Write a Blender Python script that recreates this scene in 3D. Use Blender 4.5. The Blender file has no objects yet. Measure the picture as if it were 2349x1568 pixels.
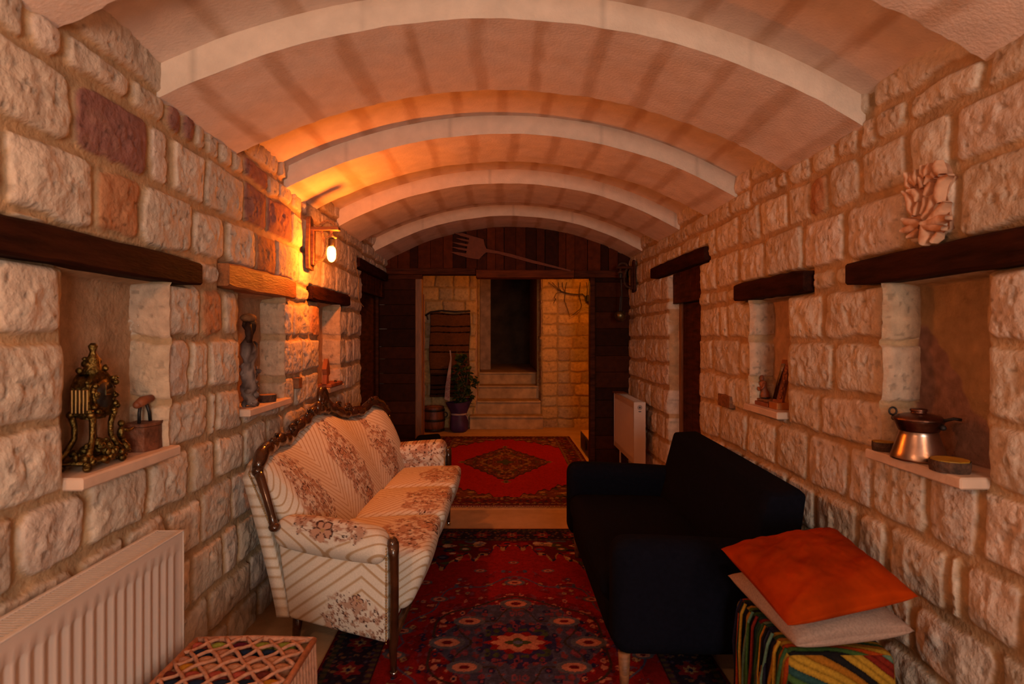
import bpy, math, random
import numpy as np
from mathutils import Vector, Matrix, Euler

# ---------------------------------------------------------------- camera
C = bpy.context.scene.collection
sc = bpy.context.scene
F, CX, CY, H = 1300.0, 1150.0, 768.0, 1.4        # focal length (px), vanishing point (px), eye height (m)
cam = bpy.data.cameras.new('camera'); cam_o = bpy.data.objects.new('camera', cam); C.objects.link(cam_o)
cam_o.location = (0, 0, H); cam_o.rotation_euler = (math.pi/2, 0, 0)
cam.sensor_width = 36; cam.lens = F/2349*36
cam.shift_x = (1174.5-CX)/2349; cam.shift_y = -(784-CY)/2349
cam.clip_start = 0.05
cam.dof.use_dof = True; cam.dof.focus_distance = 4.2; cam.dof.aperture_fstop = 4.0
sc.camera = cam_o
# ---------------------------------------------------------------- light
w = bpy.data.worlds.new('world'); sc.world = w; w.use_nodes = True
w.node_tree.nodes['Background'].inputs[0].default_value = (.9, .62, .4, 1)
w.node_tree.nodes['Background'].inputs[1].default_value = 0.02
def lamp(name, kind, loc, energy, color, size=.1, rot=(0,0,0), size_y=None):
    d = bpy.data.lights.new(name, kind); d.energy = energy; d.color = color
    if kind == 'AREA':
        d.size = size
        if size_y: d.shape = 'RECTANGLE'; d.size_y = size_y
    else: d.shadow_soft_size = size
    o = bpy.data.objects.new(name, d); C.objects.link(o); o.location = loc; o.rotation_euler = rot
    return o
BULB = (-1.085, 3.52, 1.925)
lamp('window_daylight', 'AREA', (.72, -2.42, 1.45), 76, (1, .93, .82), .8, (math.radians(90), 0, math.radians(8)), 1.3)
lamp('sconce_light', 'POINT', (BULB[0], BULB[1], BULB[2]-.02), 50, (1, .21, .014), .03)
lamp('rear_sconce_light', 'POINT', (-.95, .30, 1.80), 26, (1, .45, .21), .05)
lamp('rear_sconce_light_right', 'POINT', (1.15, -.15, 1.95), 19, (1, .42, .17), .05)
lamp('back_room_light', 'POINT', (.9, 6.75, 2.3), 55, (1, .27, .008), .08)
sc.view_settings.view_transform = 'Standard'; sc.view_settings.look = 'None'
sc.view_settings.exposure = -0.13; sc.view_settings.gamma = 1.0; sc.view_settings.use_curve_mapping = False
try:
    sc.cycles.max_bounces = 8; sc.cycles.use_denoising = True
except Exception: pass

# ---------------------------------------------------------------- helpers
PI = math.pi
rnd = random.Random(7)
def at(x, y, Y):                       # photo pixel at depth Y -> point
    return Vector(((x-CX)*Y/F, Y, H+(CY-y)*Y/F))
def XL(Y): return -(1.165+.012*Y)
def XR(Y): return 1.445-.010*Y
def YL(x): return 1.165/((CX-x)/F-.012)     # photo column on the left wall -> Y
def YR(x): return 1.445/((x-CX)/F+.010)

def hsh(ix, iy, seed=0):
    n = (ix.astype(np.int64)*374761393 + iy.astype(np.int64)*668265263 + seed*1442695041) & 0x7fffffff
    n = ((n ^ (n >> 13))*1274126177) & 0x7fffffff
    n = ((n ^ (n >> 16))*668265263) & 0x7fffffff
    return ((n ^ (n >> 15)) & 0xffffff)/float(0xffffff)
def vn(x, y, s=1.0, seed=0):
    x = np.asarray(x, float)*s; y = np.asarray(y, float)*s
    ix = np.floor(x); iy = np.floor(y); fx = x-ix; fy = y-iy
    ix = ix.astype(np.int64); iy = iy.astype(np.int64)
    fx = fx*fx*(3-2*fx); fy = fy*fy*(3-2*fy)
    a = hsh(ix, iy, seed); b = hsh(ix+1, iy, seed); c = hsh(ix, iy+1, seed); d = hsh(ix+1, iy+1, seed)
    return (a*(1-fx)+b*fx)*(1-fy)+(c*(1-fx)+d*fx)*fy
def fbm(x, y, s=1.0, o=4, seed=0):
    r = 0; a = .5; t = 0
    for k in range(o):
        r = r+a*vn(x, y, s, seed+k*17); t += a; a *= .5; s *= 2.03
    return r/t
def cells(x, y, s, seed=0):            # nearest feature distance, second distance, id
    x = np.asarray(x, float)*s; y = np.asarray(y, float)*s
    ix = np.floor(x).astype(np.int64); iy = np.floor(y).astype(np.int64)
    d1 = np.full(x.shape, 9.); d2 = np.full(x.shape, 9.); idd = np.zeros(x.shape)
    for dx in (-1, 0, 1):
        for dy in (-1, 0, 1):
            jx = ix+dx; jy = iy+dy
            px = jx+.15+.7*hsh(jx, jy, seed); py = jy+.15+.7*hsh(jx, jy, seed+5)
            d = np.hypot(px-x, py-y); i = hsh(jx, jy, seed+9)
            n = d < d1
            d2 = np.where(n, d1, np.minimum(d2, d)); idd = np.where(n, i, idd); d1 = np.where(n, d, d1)
    return d1, d2, idd
def sm(a, b, x):
    t = np.clip((x-a)/(b-a), 0, 1); return t*t*(3-2*t)
def mixc(a, b, t):
    a = np.asarray(a, float); b = np.asarray(b, float)
    t = np.asarray(t)[..., None]
    return a*(1-t)+b*t

# materials
MATS = {}
def mat(name, col=(.5,.5,.5), rough=.6, metal=0, scale=8, var=.25, bump=.1, bscale=None, attr=False, emit=None, spec=.5,
        coat=0, stretch=(1,1,1), col2=None, detail=5, alpha=None, sheen=0):
    if name in MATS: return MATS[name]
    m = bpy.data.materials.new(name); m.use_nodes = True; nt = m.node_tree; N = nt.nodes; L = nt.links
    b = N['Principled BSDF']; b.inputs['Roughness'].default_value = rough; b.inputs['Metallic'].default_value = metal
    b.inputs['Specular IOR Level'].default_value = spec
    if coat: b.inputs['Coat Weight'].default_value = coat; b.inputs['Coat Roughness'].default_value = .12
    if sheen: b.inputs['Sheen Weight'].default_value = sheen
    tc = N.new('ShaderNodeTexCoord'); mp = N.new('ShaderNodeMapping'); L.new(tc.outputs['Object'], mp.inputs[0])
    mp.inputs['Scale'].default_value = stretch
    nz = N.new('ShaderNodeTexNoise'); nz.inputs['Scale'].default_value = scale; nz.inputs['Detail'].default_value = detail
    L.new(mp.outputs[0], nz.inputs['Vector'])
    rp = N.new('ShaderNodeValToRGB')
    c2 = col2 if col2 else tuple(c*(1-var) for c in col)
    c1 = col if col2 else tuple(min(1, c*(1+var*.6)) for c in col)
    rp.color_ramp.elements[0].position = .3; rp.color_ramp.elements[1].position = .7
    if attr:
        rp.color_ramp.elements[0].color = (1-var,)*3+(1,); rp.color_ramp.elements[1].color = (1+var*.3,)*3+(1,)
        at_ = N.new('ShaderNodeAttribute'); at_.attribute_name = 'Col'
        mx = N.new('ShaderNodeMix'); mx.data_type = 'RGBA'; mx.blend_type = 'MULTIPLY'; mx.inputs[0].default_value = 1
        L.new(at_.outputs['Color'], mx.inputs[6]); L.new(rp.outputs[0], mx.inputs[7]); L.new(mx.outputs[2], b.inputs['Base Color'])
    else:
        rp.color_ramp.elements[0].color = c2+(1,); rp.color_ramp.elements[1].color = c1+(1,)
        L.new(rp.outputs[0], b.inputs['Base Color'])
    L.new(nz.outputs[0], rp.inputs[0])
    if bump:
        n2 = N.new('ShaderNodeTexNoise'); n2.inputs['Scale'].default_value = bscale or scale*3; n2.inputs['Detail'].default_value = 6
        L.new(mp.outputs[0], n2.inputs['Vector'])
        bp = N.new('ShaderNodeBump'); bp.inputs['Strength'].default_value = bump; bp.inputs['Distance'].default_value = .01
        L.new(n2.outputs[0], bp.inputs['Height']); L.new(bp.outputs[0], b.inputs['Normal'])
    if emit:
        b.inputs['Emission Color'].default_value = emit[0]+(1,); b.inputs['Emission Strength'].default_value = emit[1]
    if alpha is not None: b.inputs['Alpha'].default_value = alpha
    MATS[name] = m
    return m
M_wall = mat('stone_wall', rough=.92, attr=True, scale=25, var=.22, bump=.55, bscale=70, spec=.15)
M_ceil = mat('ceiling_stone', rough=.95, attr=True, scale=14, var=.1, bump=.25, bscale=90, spec=.1)
M_attr = mat('woven_pile', rough=1, attr=True, scale=120, var=.3, bump=.3, bscale=300, spec=.05)
M_fab = mat('floral_fabric', rough=.85, attr=True, scale=200, var=.12, bump=.15, bscale=400, spec=.2)
M_attrw = mat('painted_wood_attr', rough=.75, attr=True, scale=20, var=.35, bump=.3, bscale=60, spec=.12)
M_wood = mat('dark_wood', (.06,.015,.005), .7, scale=6, var=.6, bump=.35, bscale=30, stretch=(1,1,6), spec=.12)
M_woodh = mat('dark_wood_horizontal', (.075,.018,.005), .7, scale=6, var=.6, bump=.35, bscale=30, stretch=(1,6,8), spec=.12)
M_beam = mat('lintel_wood', (.032,.0075,.003), .75, scale=5, var=.6, bump=.4, bscale=25, stretch=(6,1,6), spec=.08)
M_beam2 = mat('lintel_wood_light', (.32,.11,.035), .6, scale=5, var=.5, bump=.4, bscale=25, stretch=(6,1,6), spec=.3)
M_gloss = mat('varnished_walnut', (.055,.017,.006), .2, scale=9, var=.6, bump=.1, bscale=20, coat=.6)
M_brownw = mat('brown_wood', (.22,.085,.03), .6, scale=12, var=.5, bump=.2, stretch=(1,4,4))
M_redw = mat('red_brown_wood', (.27,.07,.022), .6, scale=12, var=.4, bump=.2)
M_black = mat('black_cloth', (.004,.004,.008), .95, scale=60, var=.25, bump=.15, bscale=300, spec=.06)
M_white = mat('white_enamel', (.62,.50,.43), .4, scale=3, var=.04, bump=.0)
M_grille = mat('grille_enamel', (.55,.50,.46), .5, scale=3, var=.05, bump=.0)
M_darkgap = mat('dark_gap', (.02,.012,.008), .9, bump=0)
M_sill = mat('sill_stone', (.62,.44,.33), .8, scale=10, var=.15, bump=.15, bscale=60)
M_brass = mat('aged_brass', (.17,.105,.028), .38, 1, scale=60, var=.8, bump=.5, bscale=120)
M_nail = mat('brass_nail', (.55,.38,.16), .3, 1, bump=0)
M_copper = mat('tinned_copper', (.50,.35,.28), .3, 1, scale=12, var=.3, bump=.06, bscale=40)
M_copperd = mat('dark_copper', (.16,.07,.045), .38, 1, scale=20, var=.5, bump=.2)
M_iron = mat('rusty_iron', (.19,.065,.03), .6, .35, scale=25, var=.5, bump=.4)
M_irond = mat('black_iron', (.03,.022,.02), .5, .5, scale=25, var=.5, bump=.3)
M_drift = mat('driftwood', (.20,.15,.13), .7, scale=18, var=.75, bump=.8, bscale=50, stretch=(1,1,.35))
M_bark = mat('bark', (.07,.028,.013), .85, scale=40, var=.6, bump=.8, bscale=90)
M_slice = mat('cut_wood', (.36,.16,.07), .7, scale=20, var=.3, bump=.1)
M_yellow = mat('yellow_wax', (.42,.21,.006), .6, scale=20, var=.3, bump=.05)
M_orange = mat('orange_velvet', (.30,.030,.001), .95, scale=7, var=.35, bump=.35, bscale=14, spec=.05)
M_greyc = mat('beige_linen', (.33,.22,.17), .95, scale=150, var=.2, bump=.2, bscale=400, spec=.1)
M_rope = mat('jute_rope', (.42,.22,.08), .9, scale=100, var=.4, bump=.3)
M_purple = mat('purple_paper', (.045,.012,.06), .6, scale=9, var=.4, bump=.3)
M_leaf = mat('leaf', (.025,.05,.014), .5, scale=20, var=.4, bump=.1)
M_ribbon = mat('white_ribbon', (.34,.25,.23), .7, bump=0)
M_redtext = mat('red_lettering', (.20,.008,.012), .7, bump=0)
M_relief = mat('carved_stone', (.60,.33,.20), .9, scale=20, var=.15, bump=.3, bscale=60)
M_mirror = mat('mirror_glass', (.85,.85,.85), .03, 1, bump=0, var=0)
M_plaster = mat('plain_plaster', (.42,.26,.16), .9, scale=9, var=.35, bump=.3)
M_tv = mat('black_plastic', (.01,.009,.008), .4, bump=0)
M_lamplit = mat('painted_lamplight_top', (.5,.26,.05), .7, bump=.1)  # orange lamplight put into the colour of the black box top
M_bulb = mat('bulb_glow', (1,.8,.5), .3, bump=0, emit=((1,.62,.22), 34))
M_wire = mat('wire_black', (.012,.008,.006), .6, bump=0)
M_barrel = mat('barrel_stave', (.16,.045,.015), .5, scale=9, var=.5, bump=.2, stretch=(4,4,1))
M_fork = mat('painted_fork', (.15,.034,.010), .75, scale=30, var=.15, bump=.1)
M_logo = mat('grey_print', (.12,.11,.11), .6, bump=0)

ALL = {}
def setp(o, label=None, cat=None, group=None, kind=None):
    if label: o['label'] = label
    if cat: o['category'] = cat
    if group: o['group'] = group
    if kind: o['kind'] = kind
    return o
def thing(name, label, cat, loc, group=None):
    o = bpy.data.objects.new(name, None); o.empty_display_size = .1; C.objects.link(o); o.location = loc
    return setp(o, label, cat, group)
def mesh_obj(name, V, Fc, m, parent=None, smooth=True, col=None, origin=None):
    V = np.asarray(V, float)
    if parent is not None: org = np.array(world_loc(parent))
    elif origin is not None: org = np.array(origin, float)
    else:
        mn = V.min(0); mx = V.max(0); org = np.array([(mn[0]+mx[0])/2, (mn[1]+mx[1])/2, mn[2]])
    me = bpy.data.meshes.new(name)
    if isinstance(Fc, np.ndarray):
        n = len(Fc); me.vertices.add(len(V)); me.vertices.foreach_set('co', (V-org).astype(np.float32).ravel())
        me.loops.add(n*4); me.loops.foreach_set('vertex_index', Fc.astype(np.int32).ravel())
        me.polygons.add(n); me.polygons.foreach_set('loop_start', np.arange(0, n*4, 4, dtype=np.int32))
        me.update(calc_edges=True); me.validate()
    else:
        me.from_pydata((V-org).tolist(), [], [tuple(f) for f in Fc]); me.update()
    if smooth: me.polygons.foreach_set('use_smooth', [True]*len(me.polygons))
    if col is not None:
        a = me.color_attributes.new('Col', 'FLOAT_COLOR', 'POINT')
        c = np.ones((len(V), 4), np.float32); c[:, :3] = np.clip(col, 0, 1); a.data.foreach_set('color', c.ravel())
    me.materials.append(m)
    o = bpy.data.objects.new(name, me); C.objects.link(o)
    if parent is not None: o.parent = parent
    else: o.location = org
    return o
def world_loc(o):
    l = Vector(o.location)
    while o.parent: o = o.parent; l += Vector(o.location)
    return l
def grid_faces(nu, nv, wrap_u=False):
    i = np.arange(nu if wrap_u else nu-1)[:, None]; j = np.arange(nv-1)[None, :]
    i2 = (i+1) % nu
    a = i*nv+j; b = i2*nv+j
    return np.stack([a, b, b+1, a+1], -1).reshape(-1, 4)

class MB:
    def __init__(s): s.v = []; s.f = []; s.c = []
    def add(s, V, Fc, col=None):
        n = len(s.v); s.v += [tuple(p) for p in V]; s.f += [tuple(int(i)+n for i in f) for f in Fc]
        if col is not None: s.c += [tuple(q) for q in col] if np.ndim(col) == 2 else [tuple(col)]*len(V)
        return s
    def box(s, a, b, bev=0, R=None, col=None):
        a = Vector(a); b = Vector(b); c = (a+b)/2; h = (b-a)/2; h = Vector((abs(h.x), abs(h.y), abs(h.z)))
        if bev <= 0:
            V = [Vector((sx*h.x, sy*h.y, sz*h.z)) for sx in (-1,1) for sy in (-1,1) for sz in (-1,1)]
            Fc = [(0,1,3,2),(4,6,7,5),(0,4,5,1),(2,3,7,6),(0,2,6,4),(1,5,7,3)]
        else:
            bev = min(bev, min(h)*.98); V = []; 
            for sx in (-1,1):
                for sy in (-1,1):
                    for sz in (-1,1):
                        V += [Vector((sx*h.x, sy*(h.y-bev), sz*(h.z-bev))), Vector((sx*(h.x-bev), sy*h.y, sz*(h.z-bev))), Vector((sx*(h.x-bev), sy*(h.y-bev), sz*h.z))]
            def I(x,y,z,k): return (((x>0)*2+(y>0))*2+(z>0))*3+k
            Fc = []
            for q in (-1,1):
                Fc += [[I(q,-1,-1,0),I(q,1,-1,0),I(q,1,1,0),I(q,-1,1,0)],[I(-1,q,-1,1),I(1,q,-1,1),I(1,q,1,1),I(-1,q,1,1)],[I(-1,-1,q,2),I(1,-1,q,2),I(1,1,q,2),I(-1,1,q,2)]]
            for p in (-1,1):
                for q in (-1,1):
                    Fc += [[I(p,q,-1,0),I(p,q,1,0),I(p,q,1,1),I(p,q,-1,1)],[I(p,-1,q,0),I(p,1,q,0),I(p,1,q,2),I(p,-1,q,2)],[I(-1,p,q,1),I(1,p,q,1),I(1,p,q,2),I(-1,p,q,2)]]
                    for r in (-1,1): Fc.append([I(p,q,r,0),I(p,q,r,1),I(p,q,r,2)])
        if R is not None: V = [R @ v for v in V]
        return s.add([v+c for v in V], Fc, col)
    def hexa(s, P, col=None):           # 8 corners: bottom 4 ccw, top 4 ccw
        return s.add(P, [(0,3,2,1),(4,5,6,7),(0,1,5,4),(1,2,6,5),(2,3,7,6),(3,0,4,7)], col)
    def prism(s, poly, y0, y1, axis='y', col=None):   # polygon in (x,z) extruded along y  (axis x: polygon in (y,z))
        n = len(poly)
        def P(p, q): return (p[0], q, p[1]) if axis == 'y' else ((q, p[0], p[1]) if axis == 'x' else (p[0], p[1], q))
        V = [P(p, y0) for p in poly]+[P(p, y1) for p in poly]
        Fc = [list(range(n))[::-1], list(range(n, 2*n))]+[(i, (i+1) % n, n+(i+1) % n, n+i) for i in range(n)]
        return s.add(V, Fc, col)
    def tube(s, pts, r, n=8, caps=True, sq=(1, 1), col=None):
        pts = [Vector(p) for p in pts]; m = len(pts)
        rr = r if isinstance(r, (list, tuple)) else [r]*m
        V = []; up = Vector((0, 0, 1)); last = None
        for i, p in enumerate(pts):
            t = (pts[min(i+1, m-1)]-pts[max(i-1, 0)]).normalized()
            u = last if last is not None else (Vector((0, 0, 1)) if abs(t.z) < .9 else Vector((1, 0, 0)))
            u = (u-t*u.dot(t)); u = u.normalized() if u.length > 1e-6 else t.orthogonal().normalized()
            v = t.cross(u); last = u
            for k in range(n):
                a = 2*PI*k/n; V.append(p+u*(math.cos(a)*rr[i]*sq[0])+v*(math.sin(a)*rr[i]*sq[1]))
        Fc = [(i*n+k, i*n+(k+1) % n, (i+1)*n+(k+1) % n, (i+1)*n+k) for i in range(m-1) for k in range(n)]
        if caps: Fc += [tuple(range(n))[::-1], tuple((m-1)*n+k for k in range(n))]
        return s.add(V, Fc, col)
    def lathe(s, prof, c, n=24, R=None, sx=1, sy=1, col=None):
        V = []; c = Vector(c)
        for (r, z) in prof:
            for k in range(n):
                a = 2*PI*k/n; v = Vector((math.cos(a)*r*sx, math.sin(a)*r*sy, z))
                if R is not None: v = R @ v
                V.append(c+v)
        m = len(prof)
        Fc = [(i*n+k, i*n+(k+1) % n, (i+1)*n+(k+1) % n, (i+1)*n+k) for i in range(m-1) for k in range(n)]
        Fc += [tuple(range(n))[::-1], tuple((m-1)*n+k for k in range(n))]
        return s.add(V, Fc, col)
    def ball(s, c, r, n=10, m=7, R=None, col=None):
        r = r if isinstance(r, (tuple, list)) else (r, r, r); V = []; c = Vector(c)
        for i in range(m+1):
            t = PI*i/m
            for k in range(n):
                a = 2*PI*k/n
                v = Vector((math.sin(t)*math.cos(a)*r[0], math.sin(t)*math.sin(a)*r[1], math.cos(t)*r[2]))
                if R is not None: v = R @ v
                V.append(c+v)
        Fc = [(i*n+k, (i+1)*n+k, (i+1)*n+(k+1) % n, i*n+(k+1) % n) for i in range(m) for k in range(n)]
        return s.add(V, Fc, col)
    def build(s, name, m, parent=None, smooth=False, origin=None):
        return mesh_obj(name, np.array([tuple(v) for v in s.v]), s.f, m, parent, smooth, np.array(s.c) if s.c else None, origin)

def rbox_grid(n, r, half):             # rounded cube: returns positions in [-1,1]-like space scaled by half, faces, raw params
    V = []; Fc = []; Q = []
    t = np.linspace(-1, 1, n)
    # finer near edges
    base = 0
    for ax in range(3):
        for sgn in (-1, 1):
            A, B = np.meshgrid(t, t, indexing='ij')
            P = np.zeros((n, n, 3)); P[..., ax] = sgn; P[..., (ax+1) % 3] = A; P[..., (ax+2) % 3] = B
            P = P.reshape(-1, 3); Q.append(P); V.append(P)
            f = grid_faces(n, n)+base
            if sgn < 0: f = f[:, ::-1]
            Fc.append(f); base += n*n
    P = np.concatenate(V); Fc = np.concatenate(Fc)
    _, ui, inv = np.unique(np.round(P, 5), axis=0, return_index=True, return_inverse=True)
    P = P[ui]; Fc = inv.reshape(-1)[Fc]; hf = np.array(half, float); X = P*hf
    r = min(r, min(half)*.999)
    inner = np.clip(X, -(hf-r), hf-r); d = X-inner; l = np.linalg.norm(d, axis=1, keepdims=True)
    X = inner+np.where(l > 1e-9, d/np.maximum(l, 1e-9)*r, 0)
    return X/hf, Fc, P
def trilin(K, p):                      # K corners indexed [x][y][z]
    K = np.array(K, float).reshape(2, 2, 2, 3); u = (p+1)/2
    r = 0
    for i in (0, 1):
        for j in (0, 1):
            for k in (0, 1):
                wgt = (u[:, 0] if i else 1-u[:, 0])*(u[:, 1] if j else 1-u[:, 1])*(u[:, 2] if k else 1-u[:, 2])
                r = r+wgt[:, None]*K[i, j, k]
    return r
def soft(name, K, m, parent, r=.05, n=14, puff=(0, 0, 0), colf=None, wrink=0, seed=1):
    """soft rounded block through 8 corners K[x][y][z]; puff bulges the faces"""
    K = np.array(K, float).reshape(2, 2, 2, 3)
    half = (np.linalg.norm(K[1]-K[0], axis=-1).mean()/2, np.linalg.norm(K[:, 1]-K[:, 0], axis=-1).mean()/2, np.linalg.norm(K[:, :, 1]-K[:, :, 0], axis=-1).mean()/2)
    p, f, raw = rbox_grid(n, r, half)
    q = p.copy(); e = 1-np.clip(np.abs(p), 0, 1)**2
    for a in range(3):
        q[:, a] = p[:, a]*(1+puff[a]/half[a]*e[:, (a+1) % 3]*e[:, (a+2) % 3])
    V = trilin(K, q)
    if wrink:
        nn = fbm(V[:, 0]*2+V[:, 2], V[:, 1]*2-V[:, 2], 6, 3, seed)-.5
        V[:, 2] += nn*wrink
    col = colf(p*np.array(half), raw) if colf else None
    return mesh_obj(name, V, f, m, parent, True, col)
# ---------------------------------------------------------------- stone walls
CREAM = np.array([(.60,.50,.40),(.56,.46,.37),(.63,.53,.43),(.55,.44,.34),(.60,.49,.41)])
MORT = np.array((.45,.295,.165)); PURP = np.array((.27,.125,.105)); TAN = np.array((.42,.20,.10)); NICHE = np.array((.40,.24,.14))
def stone_wall(name, A, Z, courses, put, openings=(), special=(), beams=(), seed=0, gap=.0105, rise=.009, palette=CREAM, mort=MORT, wob=.010, rough=1.0, rad=.04):
    """height field of dressed stones; put(a,z,h)->xyz ; openings (a0,a1,z0,z1,depth,colour)"""
    a, z = np.meshgrid(A, Z, indexing='ij')
    aw = a+(vn(a, z, 9, seed+1)-.5)*2*wob+(vn(a, z, 30, seed+2)-.5)*wob*.7
    zw = z+(vn(a, z, 7, seed+3)-.5)*2*wob+(vn(a, z, 28, seed+4)-.5)*wob*.7
    h = np.zeros_like(a)-.003; col = np.zeros(a.shape+(3,))+mort
    T = np.zeros_like(a)
    for ci, (z0, z1, J) in enumerate(courses):
        J = np.array(sorted(J)); m = (zw >= z0) & (zw < z1)
        k = np.searchsorted(J, aw)-1; k = np.clip(k, 0, len(J)-2)
        j0 = J[k]; j1 = J[k+1]
        s1 = hsh(k, k*0+ci*7, seed+11); s2 = hsh(k, k*0+ci*7, seed+12); s3 = hsh(k, k*0+ci*7, seed+13); s4 = hsh(k, k*0+ci*7, seed+14)
        # each stone is slightly skewed and inset
        tz = (s2-.5)*.06*(aw-(j0+j1)/2); ta = (s3-.5)*.10*(zw-(z0+z1)/2)
        da = np.minimum(aw+ta-j0, j1-aw-ta); dz = np.minimum(zw+tz-z0, z1-zw-tz)
        r = np.minimum(rad*(.5+s1), .45*np.minimum(j1-j0, z1-z0))
        qa = np.maximum(r-da, 0); qz = np.maximum(r-dz, 0)
        d = np.where((qa > 0) & (qz > 0), r-np.hypot(qa, qz), np.minimum(da, dz))
        g = gap*(.55+.9*s4)
        t = sm(g, g+.012, d)
        pill = np.clip((d-g)/.07, 0, 1)
        ridge = np.abs(fbm(a*1.0+s1*9, z*.55+s2*9, 14, 3, seed+21)-.5)*2
        rg = (fbm(a+s1*7, z+s3*7, 11, 4, seed+20)-.5)*.030*rough+(.35-ridge)*.013*rough*pill+(fbm(a, z, 45, 2, seed+22)-.5)*.007
        hh = t*(rise*(.55+.75*s2)+.008*np.sqrt(pill))+t*rg*(.35+.65*pill)
        base = palette[(s3*len(palette)).astype(int) % len(palette)]*(0.93+.14*s4[..., None])
        for (sa0, sa1, sz0, sz1, sc_) in special:
            q = ((j0+j1)/2 > sa0) & ((j0+j1)/2 < sa1) & ((z0+z1)/2 > sz0) & ((z0+z1)/2 < sz1)
            base = np.where(q[..., None], np.array(sc_)*(.85+.3*fbm(a, z, 22, 3, seed+40)[..., None]), base)
        st = sm(.60, .72, fbm(a+3, z, 20, 4, seed+30))*.14
        base = base*(1-st[..., None])+np.array((.42,.27,.17))*st[..., None]
        pit = sm(.83, .87, vn(a, z, 60, seed+33)); base = base*(1-.3*pit[..., None]); hh = hh-.004*pit*t
        c = mixc(np.broadcast_to(mort*(.85+.3*vn(a, z, 18, seed+34)[..., None]), base.shape), base, sm(.25, .8, t))
        h = np.where(m, hh-.004*(1-t), h); col = np.where(m[..., None], c, col); T = np.where(m, t, T)
    for (a0, a1, z0, z1, dep, ncol) in openings:
        aj = a+(vn(z*0+1, z, 9, seed+50)-.5)*.02+(vn(z, a, 20, seed+51)-.5)*.012
        s = np.minimum(np.minimum(aj-a0, a1-aj), np.minimum(z-z0, z1-z))
        wgt = sm(-.008, .010, s); edge = np.exp(-np.clip(-s, 0, 1)/.018)*.022*(s <= 0)
        h = h-edge*T
        dd = dep+.01*(fbm(a, z, 12, 3, seed+60)-.5)
        h = h*(1-wgt)-dd*wgt
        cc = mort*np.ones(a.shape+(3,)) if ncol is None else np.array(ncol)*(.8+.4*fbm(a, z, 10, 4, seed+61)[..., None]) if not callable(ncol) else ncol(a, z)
        col = np.where((s > .012)[..., None], cc, col)
    for (a0, a1, z0, z1) in beams:
        s = np.minimum(np.minimum(a-a0, a1-a), np.minimum(z-z0, z1-z)); wg = sm(-.014, -.002, s)
        h = h*(1-wg)-.03*wg; col = mixc(col, mort*np.ones_like(col), wg)
    P = np.stack(put(a, z, h), -1).reshape(-1, 3); FF = grid_faces(len(A), len(Z))
    for (a0, a1, z0, z1, dep, ncol) in openings:
        if ncol is None: s_ = ((a > a0+.03) & (a < a1-.03) & (z > z0) & (z < z1)).ravel(); FF = FF[~s_[FF].all(1)]
    return setp(mesh_obj(name, P, FF, M_wall, None, True, col.reshape(-1, 3), origin=(P[:,0].mean(), P[:,1].mean(), 0)), kind='structure')
def fill(J, lo, hi, seed, lo_w=.16, hi_w=.40):
    """extend a traced joint list with random joints to cover lo..hi"""
    R_ = random.Random(seed); J = sorted(J) if J else [ (lo+hi)/2 ]
    while J[0] > lo: J.insert(0, J[0]-R_.uniform(lo_w, hi_w))
    while J[-1] < hi: J.append(J[-1]+R_.uniform(lo_w, hi_w))
    return J
LZ = [0, .145, .335, .55, .77, .97, 1.165, 1.385, 1.60, 1.70, 1.92, 2.135, 2.25, 2.45]
LJ = [[420, 533, 598, 640], [415, 487, 579, 641], [360, 450, 521, 552, 611], [300, 391, 470, 541, 602, 640], [47, 207, 347, 445, 499, 564, 619, 657],
      [174, 388, 488, 503, 563, 650, 680, 706, 737, 778, 797, 812, 832], [172, 384, 441, 486, 558, 650, 697, 737, 778, 797, 812, 832],
      [162, 384, 467, 519, 553, 650, 678, 716, 738, 778, 802, 812, 833], [20, 457, 512, 672, 712, 800, 835],
      [25, 225, 335, 450, 525, 592, 640, 690, 742, 773, 800, 835], [175, 352, 399, 479, 564, 618, 674, 700, 742, 773, 800, 835],
      [70, 152, 308, 386, 424, 455, 480, 509, 540, 566, 620, 646, 675, 700, 742, 773, 800, 835], [150, 386, 645, 770]]
LC = [(LZ[i], LZ[i+1], fill([YL(x) for x in LJ[i]], -2.6, 6.5, i)) for i in range(len(LZ)-1)]
LC[0] = (-.05,)+LC[0][1:]
zs = np.arange(-.02, 2.46, .0075)
ys = np.concatenate([np.arange(-2.6, .9, .03), np.arange(.9, 3.3, .0065), np.arange(3.3, 6.32, .009)])
special_l = [(YL(195), YL(345), 1.93, 2.13, PURP), (YL(390), YL(420), 2.14, 2.24, PURP), (YL(425), YL(450), 2.14, 2.24, PURP),
             (YL(570), YL(616), 1.93, 2.25, PURP*1.1), (YL(620), YL(672), 1.93, 2.13, PURP*1.15), (YL(594), YL(638), 1.71, 1.91, TAN), (YL(230), YL(333), 1.71, 1.91, TAN*1.15), (YL(468), YL(517), 1.39, 1.59, TAN*1.2), (YL(720),YL(736),1.39,1.59,TAN)]
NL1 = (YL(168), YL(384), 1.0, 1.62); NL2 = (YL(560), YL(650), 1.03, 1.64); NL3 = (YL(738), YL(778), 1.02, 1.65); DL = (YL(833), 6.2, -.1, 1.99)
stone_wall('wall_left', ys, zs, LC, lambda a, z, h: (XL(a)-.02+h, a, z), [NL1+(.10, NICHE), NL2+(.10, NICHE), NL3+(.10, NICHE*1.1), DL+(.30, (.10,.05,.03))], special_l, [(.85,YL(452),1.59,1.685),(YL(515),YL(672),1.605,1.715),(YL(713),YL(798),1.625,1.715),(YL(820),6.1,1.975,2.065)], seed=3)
RZ = [0, .12, .27, .49, .71, .95, 1.15, 1.375, 1.60, 1.70, 1.93, 2.13, 2.25, 2.45]
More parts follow.
